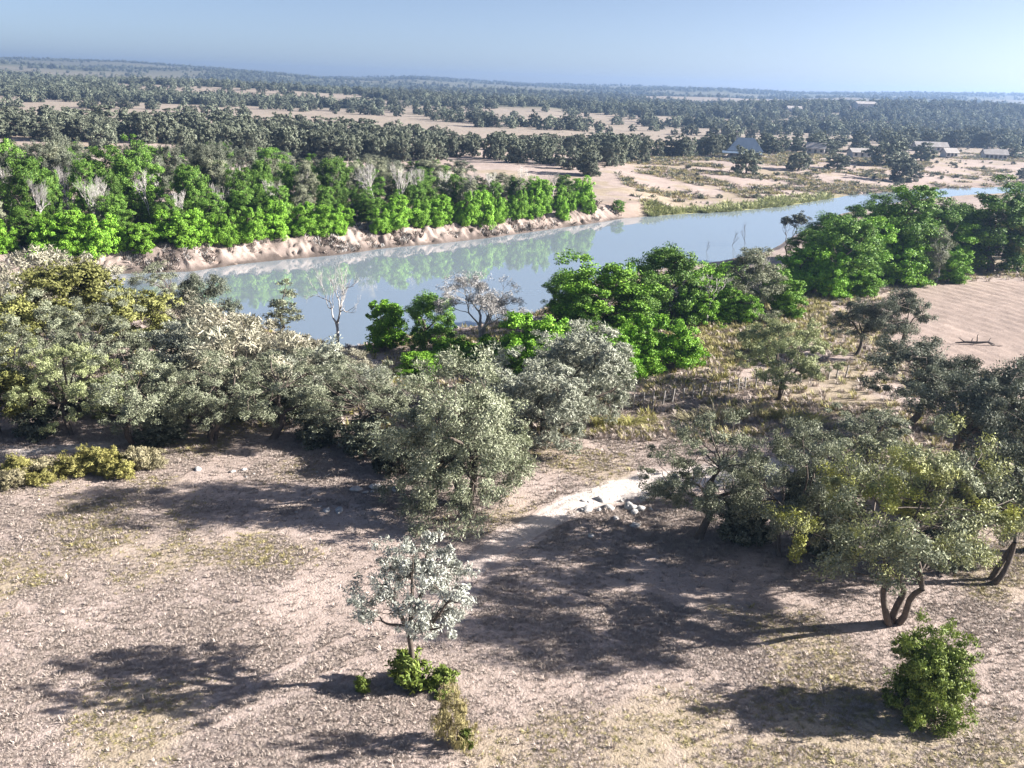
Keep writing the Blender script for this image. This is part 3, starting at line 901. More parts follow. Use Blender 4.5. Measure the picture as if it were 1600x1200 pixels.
    ('riverside_tree', 'river_c', (6.19, 84.21, 5.80, 5.69), 'dark green tree in the hollow left of the tall bright one'),
    # open foreground
    ('sapling', 'sapling', (-3.60, 31.47, 6.04, 5.08), 'slender silver leafed sapling alone in the dry foreground grass'),
    ('shrub', 'shrub', (17.76, 30.88, 3.61, 3.15), 'round dense green shrub alone in the foreground grass'),
    ('shrub', 'wispy_shrub', (-1.75, 27.67, 2.73, 1.71), 'wispy pale shrub in front of the silver leafed sapling'),
    ('shrub', 'low_green', (-3.86, 31.36, 1.52, 1.67), 'low green suckers round the foot of the sapling'),
    ('shrub', 'low_green', (-2.48, 31.02, 0.89, 1.34), 'low yellowish green tuft right of the sapling foot'),
    ('shrub', 'low_green', (-5.75, 30.75, 0.79, 0.64), 'tiny green tuft in the shadow left of the sapling'),
    ('shrub', 'low_green', (-1.27, 27.77, 0.65, 0.64), 'tiny green tuft at the foot of the wispy shrub'),
]
CAT = {'shrub': 'shrub', 'riverside_shrub': 'shrub', 'sapling': 'sapling'}
for nm, pr, (x, y, H, W), lab in SINGLES:
    plant(nm, pr, x, y, H, W, lab, CAT.get(nm, 'tree'), rz=2.6 if nm == 'sapling' else None)

# dark bushes under the trees
for q in ((-32.64, 56.70, 1.89, 2.66), (-24.23, 56.70, 1.89, 3.10), (-13.34, 57.63, 1.92, 3.15), (-9.75, 56.35, 2.36, 3.53), (-7.37, 53.43, 2.72, 2.95),
          (-33.76, 61.64, 2.51, 3.81), (-29.26, 62.24, 2.53, 4.33), (-25.58, 61.43, 2.51, 3.81), (-21.44, 61.88, 2.28, 3.83), (-16.76, 62.31, 2.29, 3.85), (-13.74, 64.04, 2.34, 3.95)):
    plant('understory_bush', 'dark_bush', *q, 'dark bush filling the shade under the trees of the left wood', 'shrub', 'bushes under the left wood')
for q in ((13.50, 45.48, 2.42, 2.93), (17.86, 44.26, 2.77, 3.22), (25.91, 49.61, 2.59, 3.16), (29.53, 49.77, 2.59, 3.56), (37.82, 63.51, 2.60, 4.41), (18.50, 49.91, 2.59, 3.17), (23.81, 43.18, 2.34, 2.80)):
    plant('understory_bush', 'dark_bush', *q, 'dark bush in the shade between the broad trees right of the track', 'shrub', 'bushes under the right trees')

# leafless twigs standing in the shallows
for (x, y, H, W), lab in (((44.14, 173.34, 4.49, 2.00), 'tall dark bare snag standing in the water off the bend'),
                          ((41.96, 171.47, 3.22, 1.98), 'short dark bare snag left of the tall one in the water'),
                          ((35.15, 163.34, 2.38, 1.18), 'single thin snag in the water near the round topped tree')):
    o = plant('dead_snag', 'twig', x, y, H, W, lab, 'snag')
    o.location.z = WATER - 0.3


# ------------------------------------------------------------------ rows and belts of trees
def row(ctrl, n, jit, protos, name, label, group, cat='tree', hv=0.18, rng=RNG):
    c = np.array(ctrl)
    seg = np.hypot(*np.diff(c[:, :2], axis=0).T)
    s = np.concatenate([[0], np.cumsum(seg)])
    t = (np.arange(n) + rng.uniform(0.1, 0.9, n)) / n * s[-1]
    for q in t:
        x, y, H, W = (np.interp(q, s, c[:, k]) for k in range(4))
        x += rng.normal(0, jit[0])
        y += rng.normal(0, jit[1])
        if in_poly(np.array([x]), np.array([y]), RIVER)[0]:
            continue
        f = rng.uniform(1 - hv, 1 + hv)
        plant(name, protos[int(rng.integers(len(protos)))], x, y, H * f, W * f * rng.uniform(0.62, 1.1), label, cat, group)


# far bank: sunlit bushes in front, tall trees behind, pale half dead ones between
row([(-76.21, 120.10, 5.24, 5.10), (-68.11, 124.77, 5.17, 5.11), (-60.00, 129.11, 4.96, 4.90), (-49.88, 135.25, 4.49, 4.72), (-38.10, 147.06, 4.95, 4.47), (-23.97, 159.47, 5.00, 4.37), (-7.37, 174.12, 5.42, 4.25), (9.72, 193.01, 5.83, 4.14), (16.49, 200.37, 5.06, 4.01)],
    44, (0.5, 0.8), ['bright_a', 'bright_b', 'bright_a'], 'riverbank_bush', 'bright green sunlit bush lining the top of the far clay bank', 'bushes along the far bank', 'shrub', 0.32)
row([(-81.61, 129.13, 5.95, 4.71), (-62.89, 135.79, 6.13, 4.93), (-53.53, 145.55, 5.82, 4.85), (-41.03, 158.72, 6.31, 4.81), (-25.43, 169.33, 6.45, 4.62), (-7.86, 184.59, 6.35, 4.49), (13.02, 203.13, 5.68, 4.34)],
    34, (1.0, 1.8), ['bright_tall', 'river_b', 'river_a', 'river_grey', 'river_b'], 'riverside_tree', 'green tree in the middle row of the far bank wood', 'middle row of the far bank wood')
row([(-88.46, 140.55, 9.94, 5.61), (-70.80, 148.78, 10.27, 5.91), (-58.02, 158.25, 10.00, 5.70), (-44.19, 171.37, 8.88, 5.66), (-27.96, 186.38, 8.19, 5.86), (-15.77, 200.82, 6.71, 5.73), (-1.64, 218.64, 4.26, 5.28), (13.64, 228.18, 3.49, 4.86)],
    40, (1.5, 3), ['river_a', 'river_grey', 'river_b', 'river_grey', 'river_c'], 'riverside_tree', 'tall dark green tree in the upper row of the far bank wood', 'upper row of the far bank wood')
row([(-97.57, 155.82, 10.78, 6.74), (-78.26, 165.20, 10.82, 7.12), (-64.76, 177.37, 10.11, 6.99), (-49.90, 194.15, 8.75, 6.93), (-31.89, 212.89, 7.07, 6.81), (-14.90, 230.76, 4.79, 6.55)],
    40, (2, 5), ['river_grey', 'river_b', 'broad_dark', 'river_a', 'river_grey', 'broad_dark_b'], 'riverside_tree', 'dark tree at the back of the far bank wood', 'back row of the far bank wood')
row([(-114.24, 183.62, 8.65, 7.88), (-91.67, 194.63, 8.34, 8.33), (-71.25, 217.65, 6.90, 8.50), (-42.99, 241.59, 4.98, 7.69)],
    26, (3, 8), ['broad_dark', 'river_c', 'broad_dark_b'], 'riverside_tree', 'dark tree at the back of the far bank wood', 'back row of the far bank wood')
for k, (x, y, H, W) in enumerate(((-84.63, 148.53, 9.21, 3.86), (-77.54, 153.86, 8.98, 3.77), (-63.57, 153.57, 9.09, 3.55), (-64.41, 161.57, 9.29, 3.49), (-51.14, 165.75, 9.30, 3.58), (-41.95, 172.30, 8.93, 3.46), (-37.09, 178.84, 8.50, 3.84), (-15.31, 194.98, 7.34, 4.18), (-10.77, 201.06, 6.73, 3.73), (-5.90, 205.76, 6.45, 3.52), (-74.20, 137.05, 8.49, 3.98), (-67.09, 140.67, 8.79, 4.59), (-66.42, 142.60, 7.91, 4.13), (-55.05, 146.82, 6.90, 3.19), (-52.83, 158.05, 6.94, 3.87), (-44.87, 162.34, 7.45, 3.51), (-27.90, 173.37, 9.94, 5.60),
                                  (-23.51, 177.90, 9.20, 5.10), (-19.74, 184.35, 8.37, 4.75), (-0.06, 212.36, 7.37, 3.93), (8.55, 221.22, 5.83, 3.46))):
    plant('bare_tree', 'bare_bank', x, y, H, W, 'pale leafless tree among the green ones on the far bank', 'tree', 'leafless trees on the far bank')
plant('riverbank_bush', 'river_c', *(23.07, 206.88, 2.62, 3.25), 'small dark bush alone at the end of the far clay bank', 'shrub')

# single trees on the plain beyond the bend
for nm, pr, q, lab in (
        ('plain_tree', 'belt_0', (78.11, 313.73, 8.55, 9.27), 'grey tree standing before the blue roofed farmhouse'),
        ('plain_tree', 'belt_2', (101.90, 334.69, 6.16, 8.46), 'dark bushy tree on the plain right of the farmhouse'),
        ('plain_tree', 'belt_0', (120.85, 347.67, 5.92, 8.78), 'bushy tree on the plain, second right of the farmhouse'),
        ('plain_tree', 'belt_1', (135.37, 322.53, 8.39, 11.35), 'large dark tree nearest the river on the plain'),
        ('plain_tree', 'belt_2', (150.78, 376.37, 9.17, 15.81), 'broad dark tree behind the one nearest the river on the plain'),
        ('plain_tree', 'belt_3', (176.19, 402.09, 7.61, 14.05), 'dark tree before the long pale roof'),
        ('plain_tree', 'belt_0', (144.68, 434.95, 7.03, 15.17), 'dark tree beside the small grey shed'),
        ('plain_tree', 'belt_3', (116.50, 422.66, 6.84, 11.80), 'green tree against the white gable of the farmhouse'),
        ('plain_tree', 'belt_1', (82.33, 403.71, 7.08, 12.98), 'tree left of the farmhouse'),
        ('plain_tree', 'belt_2', (244.20, 455.72, 6.45, 10.80), 'tree beside the white house near the right edge'),
        ('plain_tree', 'belt_0', (195.28, 352.91, 4.35, 5.95), 'bush on the plain cut by the right edge')):
    plant(nm, pr, *q, lab, 'tree')

# belts between the river wood and the hills
row([(-201.10, 336.12, 7.23, 9.43), (-187.07, 354.54, 7.61, 9.93), (-173.37, 351.94, 7.56, 9.86)], 14, (3, 8), ['belt_0', 'belt_1', 'belt_2', 'belt_3'], 'belt_tree', 'grey green tree at the left end of the belt beyond the pale strip', 'trees at the left end of the belt beyond the pale strip')
row([(-179.50, 349.41, 6.81, 9.79), (-144.44, 335.99, 8.13, 9.42), (-117.51, 347.09, 7.94, 9.24), (-86.07, 358.16, 7.47, 9.03), (-50.48, 338.14, 7.76, 8.06), (-25.83, 326.50, 7.51, 7.33)], 52, (3, 10), ['belt_0', 'belt_1', 'belt_2', 'belt_3'], 'belt_tree', 'grey green tree in the front of the long belt behind the far bank wood', 'trees in the front of the long belt behind the far bank wood')
row([(-107.04, 291.10, 8.28, 8.19), (-82.17, 297.65, 7.66, 7.95), (-52.31, 294.63, 7.20, 7.46), (-26.53, 308.18, 7.11, 7.36)], 40, (3, 7), ['belt_0', 'belt_1', 'belt_2', 'belt_3'], 'belt_tree', 'grey green tree in the near clump of the belt right behind the far bank wood', 'trees in the near clump of the belt')
row([(-231.07, 387.18, 7.25, 10.83), (-173.86, 405.55, 8.94, 10.20), (-112.36, 408.73, 8.21, 9.70), (-54.38, 402.28, 7.56, 8.99), (-25.69, 393.56, 5.56, 8.25)], 62, (4, 14), ['belt_0', 'belt_1', 'belt_2', 'belt_3'], 'belt_tree', 'grey green tree in the rear of the long belt behind the far bank wood', 'trees in the rear of the long belt behind the far bank wood')
row([(-17.72, 325.05, 7.04, 7.76), (-2.76, 314.17, 7.25, 7.50), (14.45, 303.87, 7.43, 7.26), (42.49, 341.65, 8.79, 7.67)], 26, (3, 8), ['belt_0', 'belt_1', 'belt_2', 'belt_3'], 'belt_tree', 'dark tree in the front of the belt facing the pale plain', 'trees in the front of the belt facing the pale plain')
row([(-18.83, 367.62, 5.46, 7.72), (12.21, 372.55, 6.03, 7.82), (52.59, 402.98, 6.52, 8.45)], 32, (4, 12), ['belt_0', 'belt_1', 'belt_2', 'belt_3'], 'belt_tree', 'dark tree in the rear of the belt facing the pale plain', 'trees in the rear of the belt facing the pale plain')
row([(19.58, 268.77, 7.36, 6.83), (23.85, 274.61, 6.76, 5.81)], 3, (2, 3), ['belt_1', 'belt_3'], 'belt_tree', 'grey tree standing forward from the belt onto the pale plain', 'trees forward of the belt')
row([(53.02, 365.58, 7.41, 8.19), (74.71, 385.60, 7.81, 8.63), (99.45, 422.96, 7.41, 8.86), (140.51, 451.20, 7.28, 9.44), (176.73, 491.50, 8.57, 10.27)], 26, (3, 8), ['belt_0', 'belt_1', 'belt_2', 'belt_3'], 'belt_tree', 'tree in the row behind the blue roofed farmhouse', 'trees behind the farmhouse')
row([(189.14, 479.24, 9.01, 11.35), (230.01, 519.61, 9.05, 11.57), (285.04, 573.05, 9.20, 12.74), (353.73, 617.04, 9.90, 13.70)], 24, (4, 12), ['belt_0', 'belt_1', 'belt_2', 'belt_3'], 'belt_tree', 'tree among the houses on the right of the plain', 'trees among the houses')


# ------------------------------------------------------------------ scattered masses
def scatter(name, pts, scl, rot, idx, protos, label, cat):
    """one object: many small plants nobody could count, set out on the points"""
    pc = bpy.data.collections.new(name + '_kinds')
    for k, mesh in enumerate(protos):
        pc.objects.link(bpy.data.objects.new('%s_kind_%02d' % (name, k), mesh))
    me = bpy.data.meshes.new(name)
    me.vertices.add(len(pts))
    me.vertices.foreach_set('co', np.asarray(pts, np.float32).ravel())
    for an, typ, arr in (('scl', 'FLOAT_VECTOR', scl), ('rot', 'FLOAT_VECTOR', rot)):
        a = me.attributes.new(an, typ, 'POINT')
        a.data.foreach_set('vector', np.asarray(arr, np.float32).ravel())
    a = me.attributes.new('idx', 'INT', 'POINT')
    a.data.foreach_set('value', np.asarray(idx, np.int32))
    me.update()
    o = link(bpy.data.objects.new(name, me))
    ng = bpy.data.node_groups.new(name + '_spread', 'GeometryNodeTree')
    ng.interface.new_socket('Geometry', in_out='INPUT', socket_type='NodeSocketGeometry')
    ng.interface.new_socket('Geometry', in_out='OUTPUT', socket_type='NodeSocketGeometry')
    gi, go = ng.nodes.new('NodeGroupInput'), ng.nodes.new('NodeGroupOutput')
    iop, ci = ng.nodes.new('GeometryNodeInstanceOnPoints'), ng.nodes.new('GeometryNodeCollectionInfo')
    ci.inputs['Collection'].default_value = pc
    ci.inputs['Separate Children'].default_value = True
    ci.inputs['Reset Children'].default_value = True
    iop.inputs['Pick Instance'].default_value = True

    def attr(nm, dt):
        n = ng.nodes.new('GeometryNodeInputNamedAttribute')
        n.data_type = dt
        n.inputs['Name'].default_value = nm
        return n.outputs['Attribute']
    e2r = ng.nodes.new('FunctionNodeEulerToRotation')
    ng.links.new(attr('rot', 'FLOAT_VECTOR'), e2r.inputs[0])
    ng.links.new(gi.outputs[0], iop.inputs['Points'])
    ng.links.new(ci.outputs[0], iop.inputs['Instance'])
    ng.links.new(attr('idx', 'INT'), iop.inputs['Instance Index'])
    ng.links.new(e2r.outputs[0], iop.inputs['Rotation'])
    ng.links.new(attr('scl', 'FLOAT_VECTOR'), iop.inputs['Scale'])
    ng.links.new(iop.outputs[0], go.inputs[0])
    md = o.modifiers.new('spread', 'NODES')
    md.node_group = ng
    tag(o, label, cat, kind='stuff')
    return o


def joined(a, b, name):
    """trunk and crown of a distant tree as one mesh"""
    vs_, fs, mi, off = [], [], [], 0
    for k, m_ in enumerate((a, b)):
        v = np.empty(len(m_.vertices) * 3, np.float32)
        m_.vertices.foreach_get('co', v)
        f = np.empty(len(m_.loops), np.int32)
        m_.loops.foreach_get('vertex_index', f)
        vs_.append(v.reshape(-1, 3))
        fs.append(f.reshape(-1, 4) + off)
        mi.append(np.full(len(m_.polygons), k, np.int32))
        off += len(m_.vertices)
    r = quad_mesh(name, np.concatenate(vs_), np.concatenate(fs), None)
    r.materials.append(a.materials[0])
    r.materials.append(b.materials[0])
    r.polygons.foreach_set('material_index', np.concatenate(mi))
    return r


rng = np.random.default_rng(7)
n = 120000
yy = np.exp(rng.uniform(math.log(560), math.log(4500), n))
xx = yy * rng.uniform(-0.66, 0.66, n)
bands = fbm(xx / 2.6, yy, 120, 61, 4)
den = sstep(0.47, 0.55, bands) * (1 - 0.95 * sstep(0.60, 0.66, fbm(xx, yy, 180, 71, 3)))
den = np.maximum(den, 0.10 * sstep(0.45, 0.6, fbm(xx, yy, 60, 81, 2)))
den = np.maximum(den, 0.8 * np.exp(-((xx - 620) / 360) ** 2 - ((yy - 1180) / 330) ** 2))
# pale open strips between the belts
for (ax, ay), (bx, by), w in (((-281.13, 472.48), (-240.83, 480.92), 45), ((-67.67, 558.54), (16.69, 523.40), 40), ((-236.10, 602.33), (-168.43, 615.05), 35), ((27.75, 462.17), (106.99, 558.02), 20)):
    den *= sstep(0.5, 1.1, poly_dist(xx, yy, [(ax, ay), (bx, by)]) / w)
keep = rng.random(n) < den * 0.5
xx, yy = xx[keep], yy[keep]
sc = rng.uniform(0.55, 1.35, len(xx))
zz = height(xx, yy)
FAR = [joined(PROTO['far_%d' % k]['trunk'], PROTO['far_%d' % k]['crown'], 'far_tree_%d' % k) for k in range(3)]
scatter('distant_woodland', np.stack([xx, yy, zz - 0.1], 1), np.stack([sc * rng.uniform(0.9, 1.2, len(xx)), sc, sc * rng.uniform(0.85, 1.1, len(xx))], 1),
        np.stack([0 * xx, 0 * xx, rng.uniform(0, 6.28, len(xx))], 1), rng.integers(0, 3, len(xx)), FAR,
        'scattered trees covering the distant hills and plain to the skyline', 'woodland')


def tuft_mesh(name, seed, n, hgt, spread, wid, mat):
    r = np.random.default_rng(seed)
    a = r.uniform(0, 2 * math.pi, n)
    b = np.stack([np.cos(a), np.sin(a), 0 * a], 1) * (spread * 0.45 * r.random(n))[:, None]
    ln = hgt * r.uniform(0.5, 1.2, n)
    a2 = a + r.normal(0, 0.7, n)
    tip = b + np.stack([np.cos(a2), np.sin(a2), 0 * a], 1) * (spread * r.uniform(0.2, 0.8, n))[:, None]
    tip[:, 2] = ln * r.uniform(0.55, 1.0, n)
    mid = (b + tip) / 2
    mid[:, 2] = tip[:, 2] * 0.72
    s = np.stack([-np.sin(a2), np.cos(a2), 0 * a], 1) * wid / 2
    v = np.stack([b - s, b + s, mid + s * 0.8, mid - s * 0.8, tip + s * 0.12, tip - s * 0.12], 1).reshape(-1, 3)
    i = np.arange(n)[:, None] * 6
    f = np.concatenate([i + np.array([[0, 1, 2, 3]]), i + np.array([[3, 2, 4, 5]])])
    return quad_mesh(name, v, f, mat)


TUFTS = [tuft_mesh('tuft_%d' % k, 70 + k, 20, h_, s_, w_, m_) for k, (h_, s_, w_, m_) in enumerate((
    (0.16, 0.30, 0.035, M_STRAW), (0.12, 0.34, 0.035, M_STRAW), (0.22, 0.28, 0.03, M_STRAW), (0.18, 0.3, 0.035, M_OLIVEGRASS), (0.12, 0.3, 0.035, M_OLIVEGRASS)))]
n = 430000
yy = np.sqrt(rng.uniform(24 ** 2, 70 ** 2, n))
xx = (0.6 * yy + 24) * rng.uniform(-1, 1, n)
ol = sstep(0.50, 0.66, fbm(xx, yy, 7, 41, 3) + 0.25 * (fbm(xx, yy, 40, 51, 2) - 0.5))
dt = poly_dist(xx, yy, TRACK)
keep = (rng.random(n) < 0.35 + 0.65 * sstep(0.35, 0.6, fbm(xx, yy, 2.5, 23, 3))) & ((dt > 0.9 + 0.8 * fbm(xx, yy, 1.6, 24, 2)) | (rng.random(n) < 0.05))
keep &= (rng.random(n) > 0.8 * sstep(0.54, 0.64, fbm(xx, yy, 4.5, 45, 3))) & ((rut_dist(xx, yy) > 0.28) | (rng.random(n) < 0.25))
xx, yy, ol = xx[keep], yy[keep], ol[keep]
ix = np.where(rng.random(len(xx)) < ol * 0.45, rng.integers(3, 5, len(xx)), rng.integers(0, 3, len(xx)))
sc = rng.uniform(0.22, 0.56, len(xx)) * (1 + 0.004 * yy) * (0.75 + 0.6 * fbm(xx, yy, 6, 47, 3)) * np.where(rng.random(len(xx)) < 0.03, 1.9, 1.0)
scatter('dry_grass', np.stack([xx, yy, height(xx, yy) - 0.01], 1), np.stack([sc, sc, sc * rng.uniform(0.7, 1.2, len(xx))], 1),
        np.stack([0 * xx, 0 * xx, rng.uniform(0, 6.28, len(xx))], 1), ix, TUFTS, 'short dry straw coloured grass over the open foreground', 'grass')

# taller yellow grass between the near bank trees and the field, and tussocks on the open ground behind the fence
TALL = [tuft_mesh('tall_tuft_%d' % k, 90 + k, 22, h_, s_, w_, m_) for k, (h_, s_, w_, m_) in enumerate((
    (0.55, 0.6, 0.06, M_TUSSOCK), (0.45, 0.6, 0.06, M_STRAW), (0.5, 0.7, 0.06, M_OLIVEGRASS), (0.8, 0.9, 0.09, M_REED), (0.5, 0.8, 0.09, M_DARK)))]
n = 42000
yy = rng.uniform(60, 135, n)
xx = yy * rng.uniform(-0.66, 0.66, n)
sel = (rng.random(n) < 0.22 + 0.5 * sstep(0.5, 0.62, fbm(xx, yy, 6, 29, 3))) & ~in_poly(xx, yy, FIELD) & ~in_poly(xx, yy, RIVER) & (poly_dist(xx, yy, FAR_SHORE) > poly_dist(xx, yy, NEAR_SHORE))
sel |= in_poly(xx, yy, YELLOW_STRIP)
xx, yy = xx[sel], yy[sel]
ix = np.where(in_poly(xx, yy, YELLOW_STRIP), rng.integers(0, 3, len(xx)), rng.choice([1, 1, 1, 2, 0], len(xx)))
sc = rng.uniform(0.5, 1.2, len(xx))
scatter('tall_grass', np.stack([xx, yy, height(xx, yy) - 0.02], 1), np.stack([sc, sc, sc], 1), np.stack([0 * xx, 0 * xx, rng.uniform(0, 6.28, len(xx))], 1), ix, TALL,
        'taller yellow grass between the near bank trees and the ploughed field', 'grass')

# marsh grass and rough tussocks on the low plain beyond the bend
n = 70000
yy = rng.uniform(165, 480, n)
xx = yy * rng.uniform(0.02, 0.66, n)
df = poly_dist(xx, yy, FAR_SHORE)
ok = ~in_poly(xx, yy, RIVER) & (df < poly_dist(xx, yy, NEAR_SHORE)) & (xx > 30)
marsh = (df < 5 + 5 * fbm(xx, yy, 9, 26, 2)) & (xx > 30) & (xx < 92)
ok &= (marsh & (rng.random(n) < 0.22)) | (rng.random(n) < 0.5 * sstep(0.45, 0.6, fbm(xx, yy, 14, 27, 3)))
xx, yy, marsh = xx[ok], yy[ok], marsh[ok]
sc = np.where(marsh, rng.uniform(1.0, 1.9, len(xx)), rng.uniform(0.9, 2.0, len(xx)))
scatter('plain_grass', np.stack([xx, yy, height(xx, yy) - 0.03], 1), np.stack([sc * 1.5, sc * 1.5, sc], 1), np.stack([0 * xx, 0 * xx, rng.uniform(0, 6.28, len(xx))], 1),
        np.where(marsh, 3, rng.choice([1, 2, 2, 4], len(xx))), TALL, 'rough grass and reeds on the low plain beyond the river bend', 'grass')

# low scrub dotted over the plain
n = 2600
yy = rng.uniform(190, 560, n)
xx = yy * rng.uniform(-0.1, 0.66, n)
df = poly_dist(xx, yy, FAR_SHORE)
ok = ~in_poly(xx, yy, RIVER) & (df < poly_dist(xx, yy, NEAR_SHORE)) & (df > 9) & (xx > 22) & (rng.random(n) < 0.15 + 0.85 * sstep(0.5, 0.62, fbm(xx, yy, 30, 57, 3)))
xx, yy = xx[ok], yy[ok]
sc = 0.05 + 0.16 * rng.random(len(xx)) ** 2
scatter('plain_scrub', np.stack([xx, yy, height(xx, yy) - 0.03], 1), np.stack([sc * 1.5, sc * 1.5, sc], 1), np.stack([0 * xx, 0 * xx, rng.uniform(0, 6.28, len(xx))], 1), rng.integers(0, 3, len(xx)), FAR,
        'low scrub dotted over the pale plain beyond the bend', 'scrub')

# dead brush, roots and dry weeds hanging down the clay bank
BRUSH = [tuft_mesh('brush_%d' % k, 130 + k, 9, h_, s_, 0.10, m_) for k, (h_, s_, m_) in enumerate(((0.8, 0.9, M_GREYWOOD), (0.7, 0.8, M_BARK), (0.45, 0.8, M_STRAW)))]
n = 9000
i = rng.integers(0, len(br), n)
u = rng.uniform(0.3, 8.5, n)
q = br[i] + nrm[i] * u[:, None] + rng.normal(0, 0.2, (n, 2))
ok = fbm(q[:, 0], q[:, 1], 3.0, 63, 3) + 0.03 * (u - 4) > 0.5
q = q[ok]
sc = rng.uniform(0.6, 1.5, len(q))
scatter('bank_brush', np.stack([q[:, 0], q[:, 1], height(q[:, 0], q[:, 1]) + 0.25], 1), np.stack([sc, sc, sc], 1), np.stack([rng.normal(0, 0.4, len(q)), rng.normal(0, 0.4, len(q)), rng.uniform(0, 6.28, len(q))], 1),
        rng.choice([0, 1, 1, 2], len(q)), BRUSH, 'dead brush and dry weeds on the far clay bank', 'brush')

# ------------------------------------------------------------------ grass clumps, stones
CL = [tuft_mesh('clump_%d' % k, 110 + k, 150, 0.85, 1.1, 0.04, m_) for k, m_ in enumerate((M_TUSSOCK, M_TUSSOCK_B, M_OLIVEGRASS))]


def clump(q, k, label, group):
    x, y, H, W = q
    o = link(bpy.data.objects.new('grass_clump', CL[k]))
    o.location = (x, y, hz(x, y) - 0.02)
    o.rotation_euler = (0, 0, RNG.uniform(0, 6.28))
    o.scale = (W / 1.15, W / 1.15, H / RNG.uniform(0.9, 1.7))
    tag(o, label, 'grass', group)


for q in ((-30.67, 50.41, 1.30, 2.00), (-29.10, 51.01, 1.01, 1.86), (-27.62, 51.04, 1.32, 2.10), (-26.53, 51.57, 1.68, 2.45), (-25.41, 51.52, 1.68, 1.88), (-24.39, 50.85, 1.23, 1.78), (-23.91, 52.25, 1.52, 1.90), (-30.20, 48.82, 1.10, 1.79), (-28.78, 49.37, 0.94, 1.65), (-23.11, 52.72, 1.08, 1.67)):
    plant('low_scrub', ('scrub_yellow', 'scrub_dull')[int(RNG.integers(2))], *q, 'low yellow green scrub under the trees at the left edge of the clearing', 'shrub', 'low scrub under the left trees')
for q, k in (((6.68, 63.01, 1.14, 1.46), 0), ((7.91, 63.15, 1.04, 1.66), 0), ((9.18, 63.57, 1.05, 1.67), 0), ((10.60, 64.26, 0.63, 1.29), 0), ((14.21, 64.28, 1.27, 1.98), 1), ((16.13, 65.15, 1.44, 2.00), 1), ((17.67, 65.29, 1.33, 1.51), 0)):
    clump(q, k, 'yellow green grass clump in the line below the wire fence', 'grass clumps below the fence')
for q, k in (((20.62, 66.02, 1.29, 1.83), 0), ((22.29, 65.62, 1.07, 2.22), 0), ((23.66, 65.17, 0.96, 2.21), 0), ((19.40, 66.20, 1.40, 1.83), 1)):
    clump(q, k, 'yellow green grass clump in the shade of the lone spreading tree', 'grass clumps under the lone tree')


def rock_mesh(seed):
    r = np.random.default_rng(seed)
    nu, nv_ = 9, 6
    v = [(0, 0, -0.5)]
    lum = lumpy(r, 9)
    for j in range(1, nv_):
        th = math.pi * j / nv_
        for i in range(nu):
            a = 2 * math.pi * i / nu
            d = np.array([math.sin(th) * math.cos(a), math.sin(th) * math.sin(a), -math.cos(th)])
            v.append(tuple(d * 0.5 * lum(d[None])[0] * r.uniform(0.72, 1.18)))
    v.append((0, 0, 0.42))
    f = []
    for i in range(nu):
        f.append((0, 1 + (i + 1) % nu, 1 + i))
        f.append((len(v) - 1, 1 + (nv_ - 2) * nu + i, 1 + (nv_ - 2) * nu + (i + 1) % nu))
    for j in range(nv_ - 2):
        for i in range(nu):
            a, b_ = 1 + j * nu + i, 1 + j * nu + (i + 1) % nu
            f += [(a, b_, b_ + nu), (a, b_ + nu, a + nu)]
    return quad_mesh('rock_%d' % seed, np.array(v), np.array(f), M_ROCK)


ROCKS = [rock_mesh(k) for k in range(5)]
for (cx, cy), n, sp, lab, grp in (((6.26, 48.37), 26, (1.4, 1.3), 'pale stone in the scatter beside the bend of the track', 'stones beside the track'),
                                  ((-8.76, 50.33), 6, (0.9, 0.5), 'pale stone in the shade left of the large round tree', 'stones left of the round tree'),
                                  ((-10.94, 47.44), 5, (0.8, 0.4), 'pale flat stone at the edge of the wood shadow', 'stones at the shadow edge'),
                                  ((-16.40, 52.58), 7, (2.6, 0.5), 'pale stone under the trees of the left wood', 'stones under the left wood')):
    for i in range(n):
        x, y = cx + RNG.normal(0, sp[0]), cy + RNG.normal(0, sp[1])
        s = 0.13 + 0.5 * RNG.random() ** 2.2
        o = link(bpy.data.objects.new('rock', ROCKS[int(RNG.integers(5))]))
        o.location = (x, y, hz(x, y) + 0.08 * s)
        o.rotation_euler = (RNG.normal(0, 0.2), RNG.normal(0, 0.2), RNG.uniform(0, 6.28))
        o.scale = (s * 1.5, s * 1.2, s * 0.75)
        tag(o, lab, 'stone', grp)

# ------------------------------------------------------------------ fences
def box(v, f, cx, cy, z0, z1, w, d, taper=1.0):
    k = len(v)
    for z, t in ((z0, 1.0), (z1, taper)):
        for sx, sy in ((-1, -1), (1, -1), (1, 1), (-1, 1)):
            v.append((cx + sx * w / 2 * t, cy + sy * d / 2 * t, z))
    f += [(k, k + 3, k + 2, k + 1), (k + 4, k + 5, k + 6, k + 7)] + [(k + i, k + (i + 1) % 4, k + 4 + (i + 1) % 4, k + 4 + i) for i in range(4)]


def post_mesh():
    t = Tubes()
    t.add([(0, 0, -0.3), (0.005, 0, 0.4), (0, 0.006, 0.9), (0.008, 0, 1.25), (0.008, 0, 1.27)], [0.065, 0.06, 0.058, 0.055, 0.004], 7)
    return t.mesh('post', M_POST)


POST = post_mesh()


